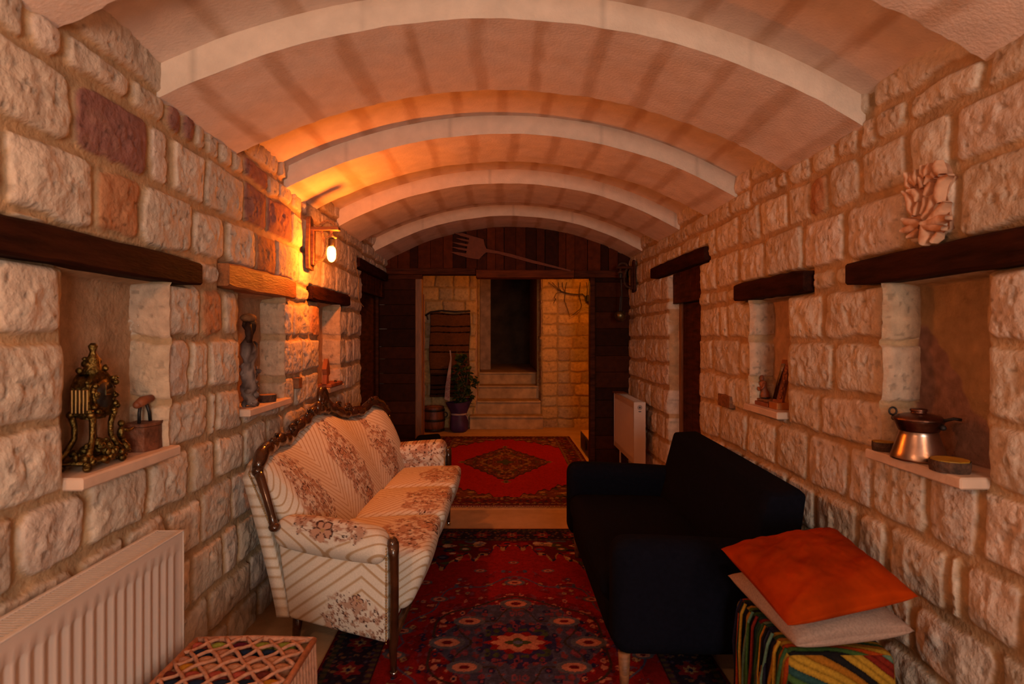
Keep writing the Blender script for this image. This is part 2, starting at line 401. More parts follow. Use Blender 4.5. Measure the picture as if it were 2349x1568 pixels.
RJ = [[1950, 2040, 2140, 2300], [1900, 2010, 2160, 2330], [1880, 1990, 2081, 2278], [1800, 1864, 1958, 2031, 2166, 2200, 2340], [1600, 1647, 1708, 1775, 1845, 1938, 1992, 2120, 2232],
      [1440, 1480, 1530, 1598, 1634, 1660, 1722, 1797, 1875, 2025, 2245], [1440, 1478, 1530, 1598, 1630, 1690, 1722, 1797, 1906, 2025, 2245],
      [1440, 1470, 1530, 1598, 1646, 1663, 1722, 1797, 1884, 2025, 2245], [1495, 1622, 1640, 1662, 1688, 1854, 1906, 1949, 2349],
      [1455, 1480, 1515, 1550, 1590, 1638, 1690, 1751, 1836, 1930, 2076, 2192, 2420], [1470, 1500, 1560, 1600, 1638, 1690, 1736, 1801, 1851, 1896, 1964, 2075, 2182, 2400],
      [1470, 1500, 1530, 1570, 1620, 1670, 1716, 1776, 1801, 1853, 1910, 1963, 2000, 2071, 2254, 2390], [1500, 1715, 1990, 2260]]
RC = [(RZ[i], RZ[i+1], fill([YR(x) for x in RJ[i]], -2.6, 6.5, i+50)) for i in range(len(RZ)-1)]
RC[0] = (-.05,)+RC[0][1:]
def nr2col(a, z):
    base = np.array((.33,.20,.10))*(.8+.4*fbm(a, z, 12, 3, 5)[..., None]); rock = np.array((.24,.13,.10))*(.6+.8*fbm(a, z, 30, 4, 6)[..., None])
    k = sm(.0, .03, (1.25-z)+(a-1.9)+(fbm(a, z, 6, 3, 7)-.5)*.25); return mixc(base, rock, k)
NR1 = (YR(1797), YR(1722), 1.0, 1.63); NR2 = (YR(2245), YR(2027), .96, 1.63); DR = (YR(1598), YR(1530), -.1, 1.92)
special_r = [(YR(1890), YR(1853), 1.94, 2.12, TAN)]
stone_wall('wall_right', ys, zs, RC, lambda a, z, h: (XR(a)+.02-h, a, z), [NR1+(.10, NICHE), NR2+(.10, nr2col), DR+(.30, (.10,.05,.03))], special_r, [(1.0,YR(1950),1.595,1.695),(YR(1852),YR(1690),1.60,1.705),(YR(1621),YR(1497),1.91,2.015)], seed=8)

def jamb(n, side, N, Zs, sd):
    '''dressed stones lining the far jamb of a niche'''
    D = np.arange(-.018, .125, .005); Zj = np.arange(N[2]-.01, N[3]+.03, .006); cs = [(Zs[i], Zs[i+1], [-.6, .6]) for i in range(len(Zs)-1)]
    def put(a, z, h):
        h = h-.020*np.clip((.016-a)/.034, 0, 1)**2; X = (XL(N[1])-.010-a) if side < 0 else (XR(N[1])+.010+a)
        return (X, N[1]-.010-h, z)
    o = stone_wall(n, D, Zj, cs, put, [], [], [], seed=sd, rough=.5, rise=.006, rad=.02, palette=CREAM*np.array((.92,.80,.68)))
for i_, (sd_, N_, Zs_) in enumerate(((-1, NL1, LZ), (-1, NL2, LZ), (-1, NL3, LZ), (1, NR1, RZ), (1, NR2, RZ))): jamb('wall_niche', sd_, N_, Zs_, 70+i_)

# ---------------------------------------------------------------- ceiling: low vault bands and recesses
xa, xb = -1.30, 1.52
def arcz(x, up=0.0):
    # circular arc through the springs (XL,2.235) and crown 2.575
    x0, x1 = -1.20-up*.3, 1.42+up*.3; hw = (x1-x0)/2; xc = (x0+x1)/2; s = .342+up*.02
    R_ = (hw*hw+s*s)/(2*s); return 2.235+up-(R_-s)+np.sqrt(np.maximum(R_*R_-(x-xc)**2, 0))
LOW = [(-2.7, -2.0, -2.4, -1.7), (-1.4, -.75, -1.1, -.45), (-.2, .35, .1, .6), (.93, 1.535, 1.10, 1.70), (1.985, 2.594, 2.257, 2.87), (3.19, 3.72, 3.447, 3.98), (4.265, 4.95, 4.53, 5.11), (5.52, 6.25, 5.68, 6.25)]
def ceil_col(X, Y, arc, seed):
    base = np.array((.72,.585,.51))*(.95+.1*fbm(X, Y, 5, 3, seed)[..., None])
    ph = arc/.262+seed*.37; fr = ph-np.floor(ph); idx = np.floor(ph)
    wd = .09+.07*hsh(idx.astype(int), (idx*0).astype(int), seed)+.10*(fbm(X*2, Y, 8, 3, seed+2)-.5)
    st = 1-sm(wd*.6, wd*1.25, np.abs(fr-.5+.10*(vn(X*0, Y, 4, seed+5)-.5)))
    return mixc(base, np.array((.52,.35,.25))*np.ones_like(base), st*.8*(.6+.6*fbm(X, Y, 9, 3, seed+9)))
def build_ceiling():
    V = []; Fs = []; Cc = []; n0 = 0
    nx = 150; xs = np.linspace(xa, xb, nx); arc = xs*1.05
    zl = arcz(xs); zh = arcz(xs, .105)
    def add(X, Y, Z_, col):
        nonlocal n0
        nu, nv = X.shape; V.append(np.stack([X, Y, Z_], -1).reshape(-1, 3)); Fs.append(grid_faces(nu, nv)+n0); Cc.append(col.reshape(-1, 3)); n0 += nu*nv
    ny = 160; t = np.linspace(0, 1, ny)
    X, T = np.meshgrid(xs, t, indexing='ij'); Yl = -2.8+T*9.1
    add(X, Yl, np.repeat(zh[:, None], ny, 1)+.006*(fbm(X, Yl, 6, 3, 4)-.5), ceil_col(X, Yl, np.repeat(arc[:, None], ny, 1), 77))
    for i, (l0, l1, r0, r1) in enumerate(LOW):
        u = (xs-xa)/(xb-xa); y0 = l0+(r0-l0)*u; y1 = l1+(r1-l1)*u
        jag = (fbm(xs*3, xs*0+i, 10, 4, i)-.5)*.02; y1 = y1+jag
        n = 26; T = np.linspace(0, 1, n)[None, :]; Y = y0[:, None]*(1-T)+y1[:, None]*T; X = np.repeat(xs[:, None], n, 1)
        zj = .006*(vn(xs, xs*0+i, 4, i+3)-.5)
        Z_ = np.repeat((zl+zj)[:, None], n, 1)+.008*(fbm(X, Y, 7, 3, i)-.5)
        add(X, Y, Z_, ceil_col(X, Y, np.repeat(arc[:, None], n, 1), i+1))
        for (yy, fr) in ((y0, 1), (y1, 0)):
            m = 9; T2 = np.linspace(0, 1, m)[None, :]; X2 = np.repeat(xs[:, None], m, 1)
            zz = (Z_[:, 0] if fr else Z_[:, -1])[:, None]*(1-T2)+(zh+.02)[:, None]*T2
            Y2 = np.repeat(yy[:, None], m, 1)+(0.004*(fbm(X2, zz, 12, 3, i)-.5))
            c = np.array((.70,.57,.46))*(.93+.14*fbm(X2, zz, 6, 3, i+5)[..., None])
            jt = np.abs(((X2*1.05/.31+i*.3) % 1)-.5); c = c*(1-.22*(1-sm(.0, .02, jt)))[..., None]
            add(X2, Y2, zz, c)
    setp(mesh_obj('ceiling', np.concatenate(V), np.concatenate(Fs), M_ceil, None, True, np.concatenate(Cc), origin=(0, 0, 2.235)), kind='structure')
    for p in bpy.data.objects['ceiling'].data.polygons: pass
build_ceiling()
# closing slab above, walls behind the camera with the window
MB().box((-2.2, -2.8, 2.72), (2.2, 6.4, 2.8)).build('trim_9', M_plaster)
setp(bpy.data.objects['trim_9'], kind='structure')
m = MB(); m.box((-1.6, -2.56, -.05), (-.5, -2.46, 2.75)); m.box((1.15, -2.56, -.05), (1.7, -2.46, 2.75)); m.box((-.5, -2.56, -.05), (1.15, -2.46, .75)); m.box((-.5, -2.56, 2.1), (1.15, -2.46, 2.75))
setp(m.build('wall_front', M_plaster), kind='structure')
m = MB()
for x in (-.5, .31, 1.11): m.box((x, -2.55, .75), (x+.04, -2.5, 2.1))
for z in (.75, 2.06): m.box((-.5, -2.55, z), (1.15, -2.5, z+.04))
setp(m.build('window_1', M_woodh), kind='structure')

# ---------------------------------------------------------------- floor
def floor_col(X, Y):
    tx = (X+.07)/.52; iy = np.floor((Y+.12)/.52).astype(int); tx = tx+.5*(iy % 2)*0; ix = np.floor(tx).astype(int)
    fx = np.abs(tx-np.floor(tx)-.5); fy = np.abs((Y+.12)/.52-iy-.5)
    j = sm(.488, .494, np.maximum(fx, fy)); b = np.array((.50,.31,.17))*(.85+.3*hsh(ix, iy, 3))[..., None]*(.85+.3*fbm(X, Y*1.6, 5, 4, 9))[..., None]
    return mixc(b, np.array((.55,.40,.25))*np.ones_like(b), j)
gx = np.arange(-2.2, 2.21, .02); gy = np.concatenate([np.arange(-2.6, 3.6, .06), np.arange(3.6, 5.2, .015), np.arange(5.2, 8.9, .03)])
X, Y = np.meshgrid(gx, gy, indexing='ij')
setp(mesh_obj('floor', np.stack([X, Y, 0*X], -1).reshape(-1, 3), grid_faces(len(gx), len(gy)), M_ceil, None, True, floor_col(X, Y).reshape(-1, 3), origin=(0, 0, 0)), kind='structure')

# ---------------------------------------------------------------- timber partition
PY = 6.18
def planks():
    m = MB(); R_ = random.Random(4)
    x = -1.30
    while x < 1.5:                                    # vertical boards up to the vault
        wd = R_.uniform(.075, .15); x1 = min(x+wd-R_.choice([.002, .003, .006]), 1.5); xm = (x+x1)/2
        top = float(arcz(np.array([min(max(xm, -1.19), 1.41)]))[0])-R_.uniform(-.012, .018)+.03
        dk = R_.choice([.35, .6, .9, 1.1, .8]); c = (.10*dk, .019*dk, .003*dk)
        if top > 2.15: m.box((x, PY-R_.uniform(0, .008), 2.10), (x1, PY+.03, top), .003, col=c)
        x += wd
    def hpanel(x0, x1, z1):
        z = .0
        while z < z1:
            hgt = R_.uniform(.11, .2); zt = min(z+hgt-.003, z1); dk = R_.choice([.45, .6, .8, 1.0]); c = (.055*dk, .012*dk, .0025*dk)
            m.box((x0, PY+R_.uniform(.0, .006), z), (x1, PY+.03, zt), .003, col=c); z += hgt
    hpanel(-1.40, -.92, 2.03); hpanel(1.00, 1.55, 2.03)
    m.box((-1.45, PY+.025, 0), (-.93, PY+.05, 2.05), col=(.02,.008,.004)); m.box((1.02, PY+.025, 0), (1.6, PY+.05, 2.05), col=(.02,.008,.004)); m.box((-1.45, PY+.028, 2.05), (1.6, PY+.05, 2.62), col=(.02,.008,.004))
    return setp(m.build('wall_back', M_attrw), kind='structure')
planks()
m = MB(); m.box((-1.30, PY-.045, 2.055), (-.28, PY+.06, 2.125), .006); m.box((-1.30, PY-.02, 2.005), (-.86, PY+.05, 2.055), .004)
setp(m.build('trim_1', M_woodh), kind='structure')
m = MB(); m.box((-.275, PY-.05, 2.02), (.79, PY+.13, 2.105), .006)
setp(m.build('trim_2', mat('header_wood', (.13,.030,.007), .7, scale=6, var=.4, bump=.3, bscale=30, stretch=(1,6,8), spec=.12)), kind='structure')
m = MB(); m.box((.79, PY-.04, 2.02), (1.36, PY+.10, 2.10), .006)
setp(m.build('trim_3', M_woodh), kind='structure')
M_post = mat('post_wood', (.20,.075,.022), .55, scale=6, var=.4, bump=.3, stretch=(6,6,1))
m = MB(); m.box((-.935, PY-.03, 0), (-.86, PY+.06, 2.01), .006); setp(m.build('trim_4', M_post), kind='structure')
m = MB(); m.box((.965, PY-.03, 0), (1.02, PY+.09, 2.02), .006); setp(m.build('trim_5', M_wood), kind='structure')

# ---------------------------------------------------------------- room behind
GREY = np.array([(.46,.33,.17),(.52,.33,.13),(.42,.31,.18),(.56,.36,.15),(.40,.27,.15)])
bz = [-.02, .13, .31, .47, .66, .84, 1.0, 1.19, 1.38, 1.56, 1.72, 1.92, 2.12, 2.35, 2.6]
BC = [(bz[i], bz[i+1], fill([.61, .61+.24], -2.05, 2.05, i+99, .17, .34)) for i in range(len(bz)-1)]
xs_ = np.arange(-2.0, 2.0, .011); zb = np.arange(0, 2.6, .011)
o = stone_wall('wall_back_room', xs_, zb, BC, lambda a, z, h: (a, 8.6-h, z), [(-.375, .60, -.1, 2.7, .35, None)], [], seed=31, gap=.006, rise=.012, palette=GREY, mort=np.array((.36,.23,.09)), rough=.5, rad=.03)
m = MB(); m.box((-2.1, 6.25, 0), (-2.0, 8.7, 2.6)); m.box((2.0, 6.25, 0), (2.1, 8.7, 2.6)); m.box((-2.1, 6.28, 0), (-1.5, 6.33, 2.6)); m.box((1.65, 6.28, 0), (2.1, 6.33, 2.6))
setp(m.build('wall_side_room', M_plaster), kind='structure')
setp(MB().box((-2.1, 6.3, 2.58), (2.1, 12.3, 2.66)).build('trim_6', M_plaster), kind='structure')
# low sill of lighter stone across the far end of the floor
# stairs
M_step = mat('step_stone', (.44,.29,.15), .85, scale=7, var=.35, bump=.3, bscale=40)
st = thing('staircase', 'pale stone staircase rising between the back room walls', 'stairs', (.1, 8.6, 0))
spec = [(-.47, .62, 8.42, .20), (-.37, .60, 8.62, .40), (-.365, .60, 8.95, .60), (-.36, .60, 9.30, .79)]
for i, (x0, x1, y0, z1) in enumerate(spec):
    z0 = z1-.20; m = MB(); m.box((x0, y0, z0 if i else 0), (x1, (spec[i+1][2]+.15) if i < 3 else 12.09, z1-.032), .004)
    s_ = m.build('step', M_step, st)
    m = MB(); m.box((x0-.004, y0-.022, z1-.032), (x1, (spec[i+1][2]+.1) if i < 3 else 12.09, z1), .008); m.build('tread', M_step, s_)
dk = mat('stair_dark', (.085,.04,.018), .9, scale=4, var=.5, bump=.3)
m = MB(); m.box((-.5, 8.62, 0), (-.37, 12.2, 2.6)); m.box((.605, 8.62, 0), (.75, 12.2, 2.6)); m.box((-.37, 10.0, .792), (-.19, 10.15, 2.6))
setp(m.build('wall_stair', M_plaster), kind='structure')
setp(MB().box((-.5, 12.1, 0), (.75, 12.2, 2.6)).build('wall_far', dk), kind='structure')

# ---------------------------------------------------------------- doors
def door(n, x0, x1, y0, y1, z1, mt, hx, hy):
    m = MB(); k = 5
    for i in range(k):
        a = y0+(y1-y0)*i/k; m.box((x0, a, 0), (x1, a+(y1-y0)/k-.004, z1), .003)
    o = setp(m.build('door_%d' % n, mt), kind='structure')
    h = MB(); sgn = -1 if hx > 0 else 1
    h.tube([(hx, hy, 1.02), (hx+sgn*.05, hy, 1.02), (hx+sgn*.05, hy+.09, 1.02)], .009, 8); h.build('door_handle', M_irond, o)
    fr = MB(); fr.box((min(x0, x1)-.02, y1-.05, 0), (max(x0, x1)+.03, y1, z1+.0), .004); fr.box((min(x0, x1)-.02, y0, 0), (max(x0, x1)+.03, y0+.05, z1), .004); fr.build('door_frame', M_post if n == 2 else M_wood, o)
door(1, XL(5.5)-.16, XL(5.5)-.12, YL(833)+.02, 6.14, 1.99, M_wood, XL(5.5)-.12, 5.2)
door(2, XR(4.6)+.12, XR(4.6)+.16, YR(1598)+.02, YR(1530), 1.80, M_wood, XR(4.6)+.12, 4.9)
m = MB()
for i in range(6):
    y0 = YR(1598)+.01+i*.125; m.box((XR(4.6)+.05, y0, 1.66), (XR(4.6)+.085, y0+.12, 1.92), .003)
setp(m.build('trim_7', M_wood), kind='structure')
m = MB()
for i in range(9):
    y0 = 4.95+i*.13; m.box((XL(5.5)-.07, y0, 1.80), (XL(5.5)-.035, y0+.126, 2.0), .003)
setp(m.build('trim_8', M_wood), kind='structure')

# ---------------------------------------------------------------- lintels and niche sills
def lintel(side, y0, y1, z0, z1, mt, label, cat='beam', dep=.20):
    xs0 = XL((y0+y1)/2) if side < 0 else XR((y0+y1)/2)
    pts = []; n = 14; m = MB(); R_ = random.Random(int(y0*100))
    V = []
    for i in range(n+1):
        y = y0+(y1-y0)*i/n; x = XL(y) if side < 0 else XR(y)
        xf = x-side*.02+R_.uniform(-.002, .002); xb_ = x+side*dep; e = .006 if i in (0, n) else 0
        zz0 = z0+R_.uniform(-.003, .003)+e; zz1 = z1+R_.uniform(-.003, .003)-e; b = .008
        V += [(xb_, y, zz0), (xf+side*b, y, zz0), (xf, y, zz0+b), (xf, y, zz1-b), (xf+side*b, y, zz1), (xb_, y, zz1)]
    Fc = [(i*6+k, i*6+(k+1) % 6, (i+1)*6+(k+1) % 6, (i+1)*6+k) for i in range(n) for k in range(6)]+[tuple(range(6)), tuple(n*6+k for k in range(6))[::-1]]
    m.add(V, Fc); o = m.build('lintel', mt); return setp(o, label, cat, 'timber lintels set in the stone walls')
lintel(-1, .85, YL(452), 1.59, 1.685, M_beam, 'long dark timber lintel over the nearest left niche, above the brass clock')
lintel(-1, YL(515), YL(672), 1.605, 1.715, M_beam2, 'orange-brown timber lintel over the niche holding the driftwood figure')
lintel(-1, YL(713), YL(798), 1.625, 1.715, M_beam, 'short dark timber lintel below and right of the lit lamp')
lintel(-1, YL(820), 6.10, 1.975, 2.065, M_beam, 'dark timber lintel over the dark left doorway')
lintel(1, 1.0, YR(1950), 1.595, 1.695, M_beam, 'long dark timber lintel over the niche holding the copper pot')
lintel(1, YR(1852), YR(1690), 1.60, 1.705, M_beam, 'dark timber lintel over the right niche with the leaning mirror')
lintel(1, YR(1621), YR(1497), 1.91, 2.015, M_beam, 'dark timber lintel over the dark right doorway')
def sill(side, N, z1, label, pro=.035, th=.036):
    y0, y1 = N[0]-.01, N[1]+.02; ym = (y0+y1)/2; x = XL(ym) if side < 0 else XR(ym)
    a = x-side*pro; b = x+side*.155
    o = MB().box((min(a, b), y0, z1-th), (max(a, b), y1, z1), .005).build('niche_sill', M_sill)
    return setp(o, label, 'shelf', 'stone sills of the wall niches')
SL1 = 1.006; SL2 = 1.055; SL3 = 1.035; SR1 = 1.012; SR2 = .975
sill(-1, NL1, SL1, 'pale stone sill under the brass clock and charcoal iron')
sill(-1, NL2, SL2, 'pale stone sill under the driftwood figure and bark slice')
sill(-1, NL3, SL3, 'pale stone sill behind the floral sofa, with a small wooden stand')
sill(1, NR1, SR1, 'pale stone sill under the leaning mirror and small figurine')
sill(1, NR2, SR2, 'pale stone sill under the copper pot and yellow-topped wood slices', .06)
# small wooden pegs let into the walls
o = MB().box((XR(3.55)-.012, YR(1678), at(0, 937, YR(1678)).z), (XR(3.55)+.03, YR(1650), at(0, 905, YR(1664)).z), .004).build('wooden_block', M_brownw); setp(o, 'square wooden block set in the right wall beside the mirror niche', 'block')
o = MB().box((XL(3.4)+.02, YL(678), 1.085), (XL(3.4)-.03, YL(686), 1.15), .004).build('wooden_block', M_brownw); setp(o, 'small wooden block on the left wall above the sofa crest', 'block')
# ---------------------------------------------------------------- rugs
def polar(x, y, cx, cy): return np.hypot(x-cx, y-cy), np.arctan2(y-cy, x-cx)
def rosette(col, x, y, cx, cy, r, n, c1, c2, c3, ph=0):
    d, t = polar(x, y, cx, cy); pet = r*(.78+.22*np.cos(n*t+ph))
    col = np.where((d < pet)[..., None], np.array(c1), col); col = np.where((d < pet*.68)[..., None], np.array(c2), col)
    return np.where((d < r*.25)[..., None], np.array(c3), col)
def scatter_pat(x, y, s, seed, pal, thr=.34, bg=None):
    """mirrored scatter of small leaf and flower shapes"""
    sx = np.abs(x); d1, d2, i = cells(sx, y, s, seed); out = np.zeros(x.shape+(3,)) if bg is None else bg.copy()
    P = np.array(pal); c = P[(i*len(pal)).astype(int) % len(pal)]
    lob = thr*(.75+.35*np.sin(9*i*6.28+x*s*6))
    out = np.where((d1 < lob)[..., None], c, out); out = np.where((d1 < lob*.38)[..., None], P[((i*7.3 % 1)*len(pal)).astype(int) % len(pal)], out)
    return out
def rug_near(x, y, W, L):
    RED = (.26, .009, .007); NAVY = (.018, .014, .045); SAL = (.46, .15, .085); SLATE = (.07, .065, .11); GRN = (.05, .055, .02); TANC = (.36, .18, .07); PLUM = (.17, .03, .045); DRED = (.13, .006, .006); CR = (.50, .30, .18)
    n = fbm(x, y, 60, 2, 3); ax = np.abs(x); ay = np.abs(y)
    col = np.zeros(x.shape+(3,))+np.array(RED)
    # spandrels
    xx = ax+.018*np.sin(y*42)*1.0; bd = 1.20-.62*xx**.8-.05*np.cos(ax*30)+.035*np.sin(ax*70)
    sp = ay > bd
    spc = np.zeros_like(col)+np.array(DRED)*.8
    spc = scatter_pat(x*.55, ay*1.0, 15, 4, [NAVY, SAL, TANC, GRN, SLATE, DRED, RED, CR], .52, spc)
    edge = np.abs(ay-bd) < .016
    col = np.where(sp[..., None], spc, col); col = np.where(edge[..., None], np.where((np.sin(ax*120) > 0)[..., None], np.array(TANC), np.array(NAVY)), col)
    # sprays round the medallion
    rr = np.hypot(ax/.60, ay/.76); th = np.arctan2(ay/.76, ax/.60); spr = (rr > .70) & (rr < 1.0+.05*np.sin(th*14)) & ~sp
    col = np.where((spr & (cells(ax, ay, 11, 8)[0] < .34))[..., None], scatter_pat(x, ay, 24, 12, [PLUM, PLUM, SAL, SLATE, RED, TANC], .5, np.zeros_like(col)+np.array(DRED)*1.3), col)
    vine = (np.abs(rr-(.86+.06*np.sin(th*9))) < .008) & ~sp; col = np.where(vine[..., None], np.array(SLATE), col)
    t = np.arctan2(ay/.46, ax/.44); R_ = np.hypot(ax/.44, ay/.46)
    lob = .98+.06*np.abs(np.cos(6*t))+.05*np.abs(np.sin(17*t)); inm = R_ < lob
    med = scatter_pat(x, ay, 24, 22, [PLUM, RED, DRED, NAVY, SAL], .5, np.zeros_like(col)+np.array(DRED)*1.2)
    slm = R_ < .80+.06*np.cos(6*t); med = np.where(slm[..., None], scatter_pat(x, ay, 22, 31, [SLATE, PLUM, (.20,.045,.06), NAVY, (.16,.03,.03)], .5, np.zeros_like(col)+np.array((.055,.045,.075))), med)
    for k0, am in ((.60, .12), (.92, .05)):
        med = np.where((np.abs(R_-(k0+am*np.cos(6*t+PI))) < .014)[..., None], np.array((.045, .025, .018)), med)
    inner = R_ < .40+.04*np.cos(8*t); med = np.where(inner[..., None], scatter_pat(x, ay, 24, 35, [NAVY, (.14,.012,.015), PLUM, GRN], .5, np.zeros_like(col)+np.array(NAVY)*1.4), med)
    rc = np.hypot(ax/.135, ay/.085); tc = np.arctan2(ay/.085, ax/.135)
    med = np.where((rc < 1.0+.10*np.cos(tc*10))[..., None], np.array(RED)*.8, med); med = np.where((rc < .80+.12*np.cos(tc*8))[..., None], np.array(SAL), med)
    med = np.where((rc < .36+.10*np.cos(tc*4))[..., None], np.array(GRN), med); med = np.where((rc < .16)[..., None], np.array(SLATE)*1.5, med)
    col = np.where(inm[..., None], med, col)
    for (cx, cy, r) in [(.0, .37, .070), (.23, .19, .065), (.32, .0, .070), (.0, .62, .05), (.0, .90, .028), (.50, .62, .035), (.20, .78, .032), (.60, .36, .035), (.40, .42, .04), (.54, .10, .04)]:
        dd = np.hypot((ax-cx)*.85, (ay-cy)*1.35); col = np.where((dd < r)[..., None], np.array((.10,.085,.10)), col); col = np.where((dd < r*.68)[..., None], np.array(SAL)*1.1, col); col = np.where((dd < r*.30)[..., None], np.array(DRED), col)
    # borders
    e = np.minimum(W/2-ax, L/2-ay); per = np.where(W/2-ax < L/2-ay, y, x)
    b = e < .245
    bc = np.zeros_like(col)+np.array((.022, .010, .020))
    k = (per/.21+.5) % 1-.5; dd = np.hypot(k*.21*1.0, (e-.135)); lobr = .062*(.8+.2*np.cos(6*np.arctan2(e-.135, k*.21)))
    bc = scatter_pat(per, e, 30, 55, [(.12,.02,.02), (.05,.03,.06), (.16,.07,.03), (.02,.02,.03)], .42, bc)
    bc = np.where((dd < lobr)[..., None], np.array((.17, .012, .012)), bc); bc = np.where((dd < lobr*.5)[..., None], np.array(TANC)*.9, bc); bc = np.where((dd < lobr*.25)[..., None], np.array(NAVY), bc)
    for (g0, g1, cc, c2) in [(.0, .018, (.12, .004, .006), (.12, .004, .006)), (.030, .052, (.075, .045, .02), (.03, .03, .02)), (.212, .238, (.10, .055, .022), (.05, .02, .03)), (.238, .247, (.02, .01, .012), (.02, .01, .012))]:
        q = (e >= g0) & (e < g1); bc = np.where(q[..., None], np.where((np.sin(per*170) > 0)[..., None], np.array(cc), np.array(c2)), bc)
    col = np.where(b[..., None], bc, col)
    return col*(.56+.46*n[..., None])
def rug_far(x, y, W, L):
    RED = (.36, .014, .006); GOLD = (.34, .17, .045); DK = (.05, .02, .015); GRN = (.07, .065, .025); BR = (.20, .05, .02); NAV = (.03, .02, .035)
    ax = np.abs(x); ay = np.abs(y); col = np.zeros(x.shape+(3,))+np.array(RED)
    bd = 1.38-.95*ax**1.25-.04*np.cos(ax*40)-.02*np.sin(ax*95); sp = ay > bd
    sc_ = scatter_pat(x*.6, ay, 17, 3, [GOLD, GRN, BR, NAV, GOLD, (.42,.22,.08)], .50, np.zeros_like(col)+np.array(BR)*.8)
    col = np.where(sp[..., None], sc_, col); col = np.where((np.abs(ay-bd) < .014)[..., None], np.array(DK), col)
    ph = .03*np.abs(np.sin(ax*38))+.02*np.abs(np.sin(ay*30)); d = ax/.50+ay/.82+ph*1.8
    col = np.where((d < 1.06)[..., None], np.array(DK)*1.3, col)
    col = np.where((d < 1.0)[..., None], scatter_pat(x, ay*.7, 22, 9, [GOLD, GRN, BR, DK, (.3,.08,.03)], .52, np.zeros_like(col)+np.array(BR)*.7), col)
    col = np.where((np.abs(d-.62) < .03)[..., None], np.array(GOLD)*.8, col); col = np.where((d < .22)[..., None], np.array(GRN), col)
    col = rosette(col, ax, ay, 0, .84, .05, 5, GOLD, GRN, DK); col = rosette(col, ax, ay, .47, 0, .05, 5, GOLD, GRN, DK)
    e = np.minimum(W/2-ax, L/2-ay); per = np.where(W/2-ax < L/2-ay, y, x); b = e < .24
    bc = scatter_pat(per, e, 20, 14, [GOLD, (.22,.03,.012), GRN, NAV, BR], .44, np.zeros_like(col)+np.array((.10, .014, .008)))
    for (g0, g1, cc, c2) in [(.0, .022, (.10, .008, .012), (.10, .008, .012)), (.035, .06, (.24, .12, .04), (.08, .03, .02)), (.205, .232, (.26, .13, .05), (.07, .03, .02))]:
        q = (e >= g0) & (e < g1); bc = np.where(q[..., None], np.where((np.sin(per*120) > -.2)[..., None], np.array(cc), np.array(c2)), bc)
    return np.where(b[..., None], bc, col)*(.75+.5*fbm(x, y, 60, 2, 3)[..., None])
def rug(name, label, cx, cy, W, L, fn, stp, fringe):
    r_ = thing(name, label, 'rug', (cx, cy, 0))
    xs = np.linspace(-W/2, W/2, int(W/stp)); ysr = np.linspace(-L/2, L/2, int(L/stp)); X, Y = np.meshgrid(xs, ysr, indexing='ij')
    Z_ = .012+.0025*(fbm(X, Y, 3, 3, 2)-.5); e = np.minimum(W/2-np.abs(X), L/2-np.abs(Y)); Z_ = np.where(e < stp*.6, .001, Z_)
    wv = .006*np.sin(Y*3.1)+.004*(vn(Y, X*0, 3, 4)-.5)
    V = np.stack([X+cx+wv*np.sign(X)*(np.abs(X)/W*2)**3, Y+cy, Z_], -1).reshape(-1, 3)
    mesh_obj('pile', V, grid_faces(len(xs), len(ysr)), M_attr, r_, True, fn(X, Y, W, L).reshape(-1, 3))
    if fringe:
        m = MB(); R_ = random.Random(3)
        for sgn in (-1, 1):
            x = -W/2+.01
            while x < W/2-.01:
                l = R_.uniform(.025, .05); dx = R_.uniform(-.008, .008); y0 = cy+sgn*(L/2-.005)
                m.tube([(cx+x, y0, .009), (cx+x+dx*.5, y0+sgn*l*.5, .006), (cx+x+dx, y0+sgn*l, .003)], .0026, 4, False); x += R_.uniform(.007, .011)
        setp(m.build('fringe', mat('fringe_cotton', (.40,.22,.13), .9, bump=0), r_), kind='stuff')
    return r_
rug('patterned_rug', 'dark red rug with navy medallion between the two sofas', .075, 2.56, 1.69, 3.02, rug_near, .006, False)
rug('patterned_rug', 'bright red rug with brown diamond medallion near the timber partition', .045, 6.22-.02, 1.80, 3.16, rug_far, .008, True)

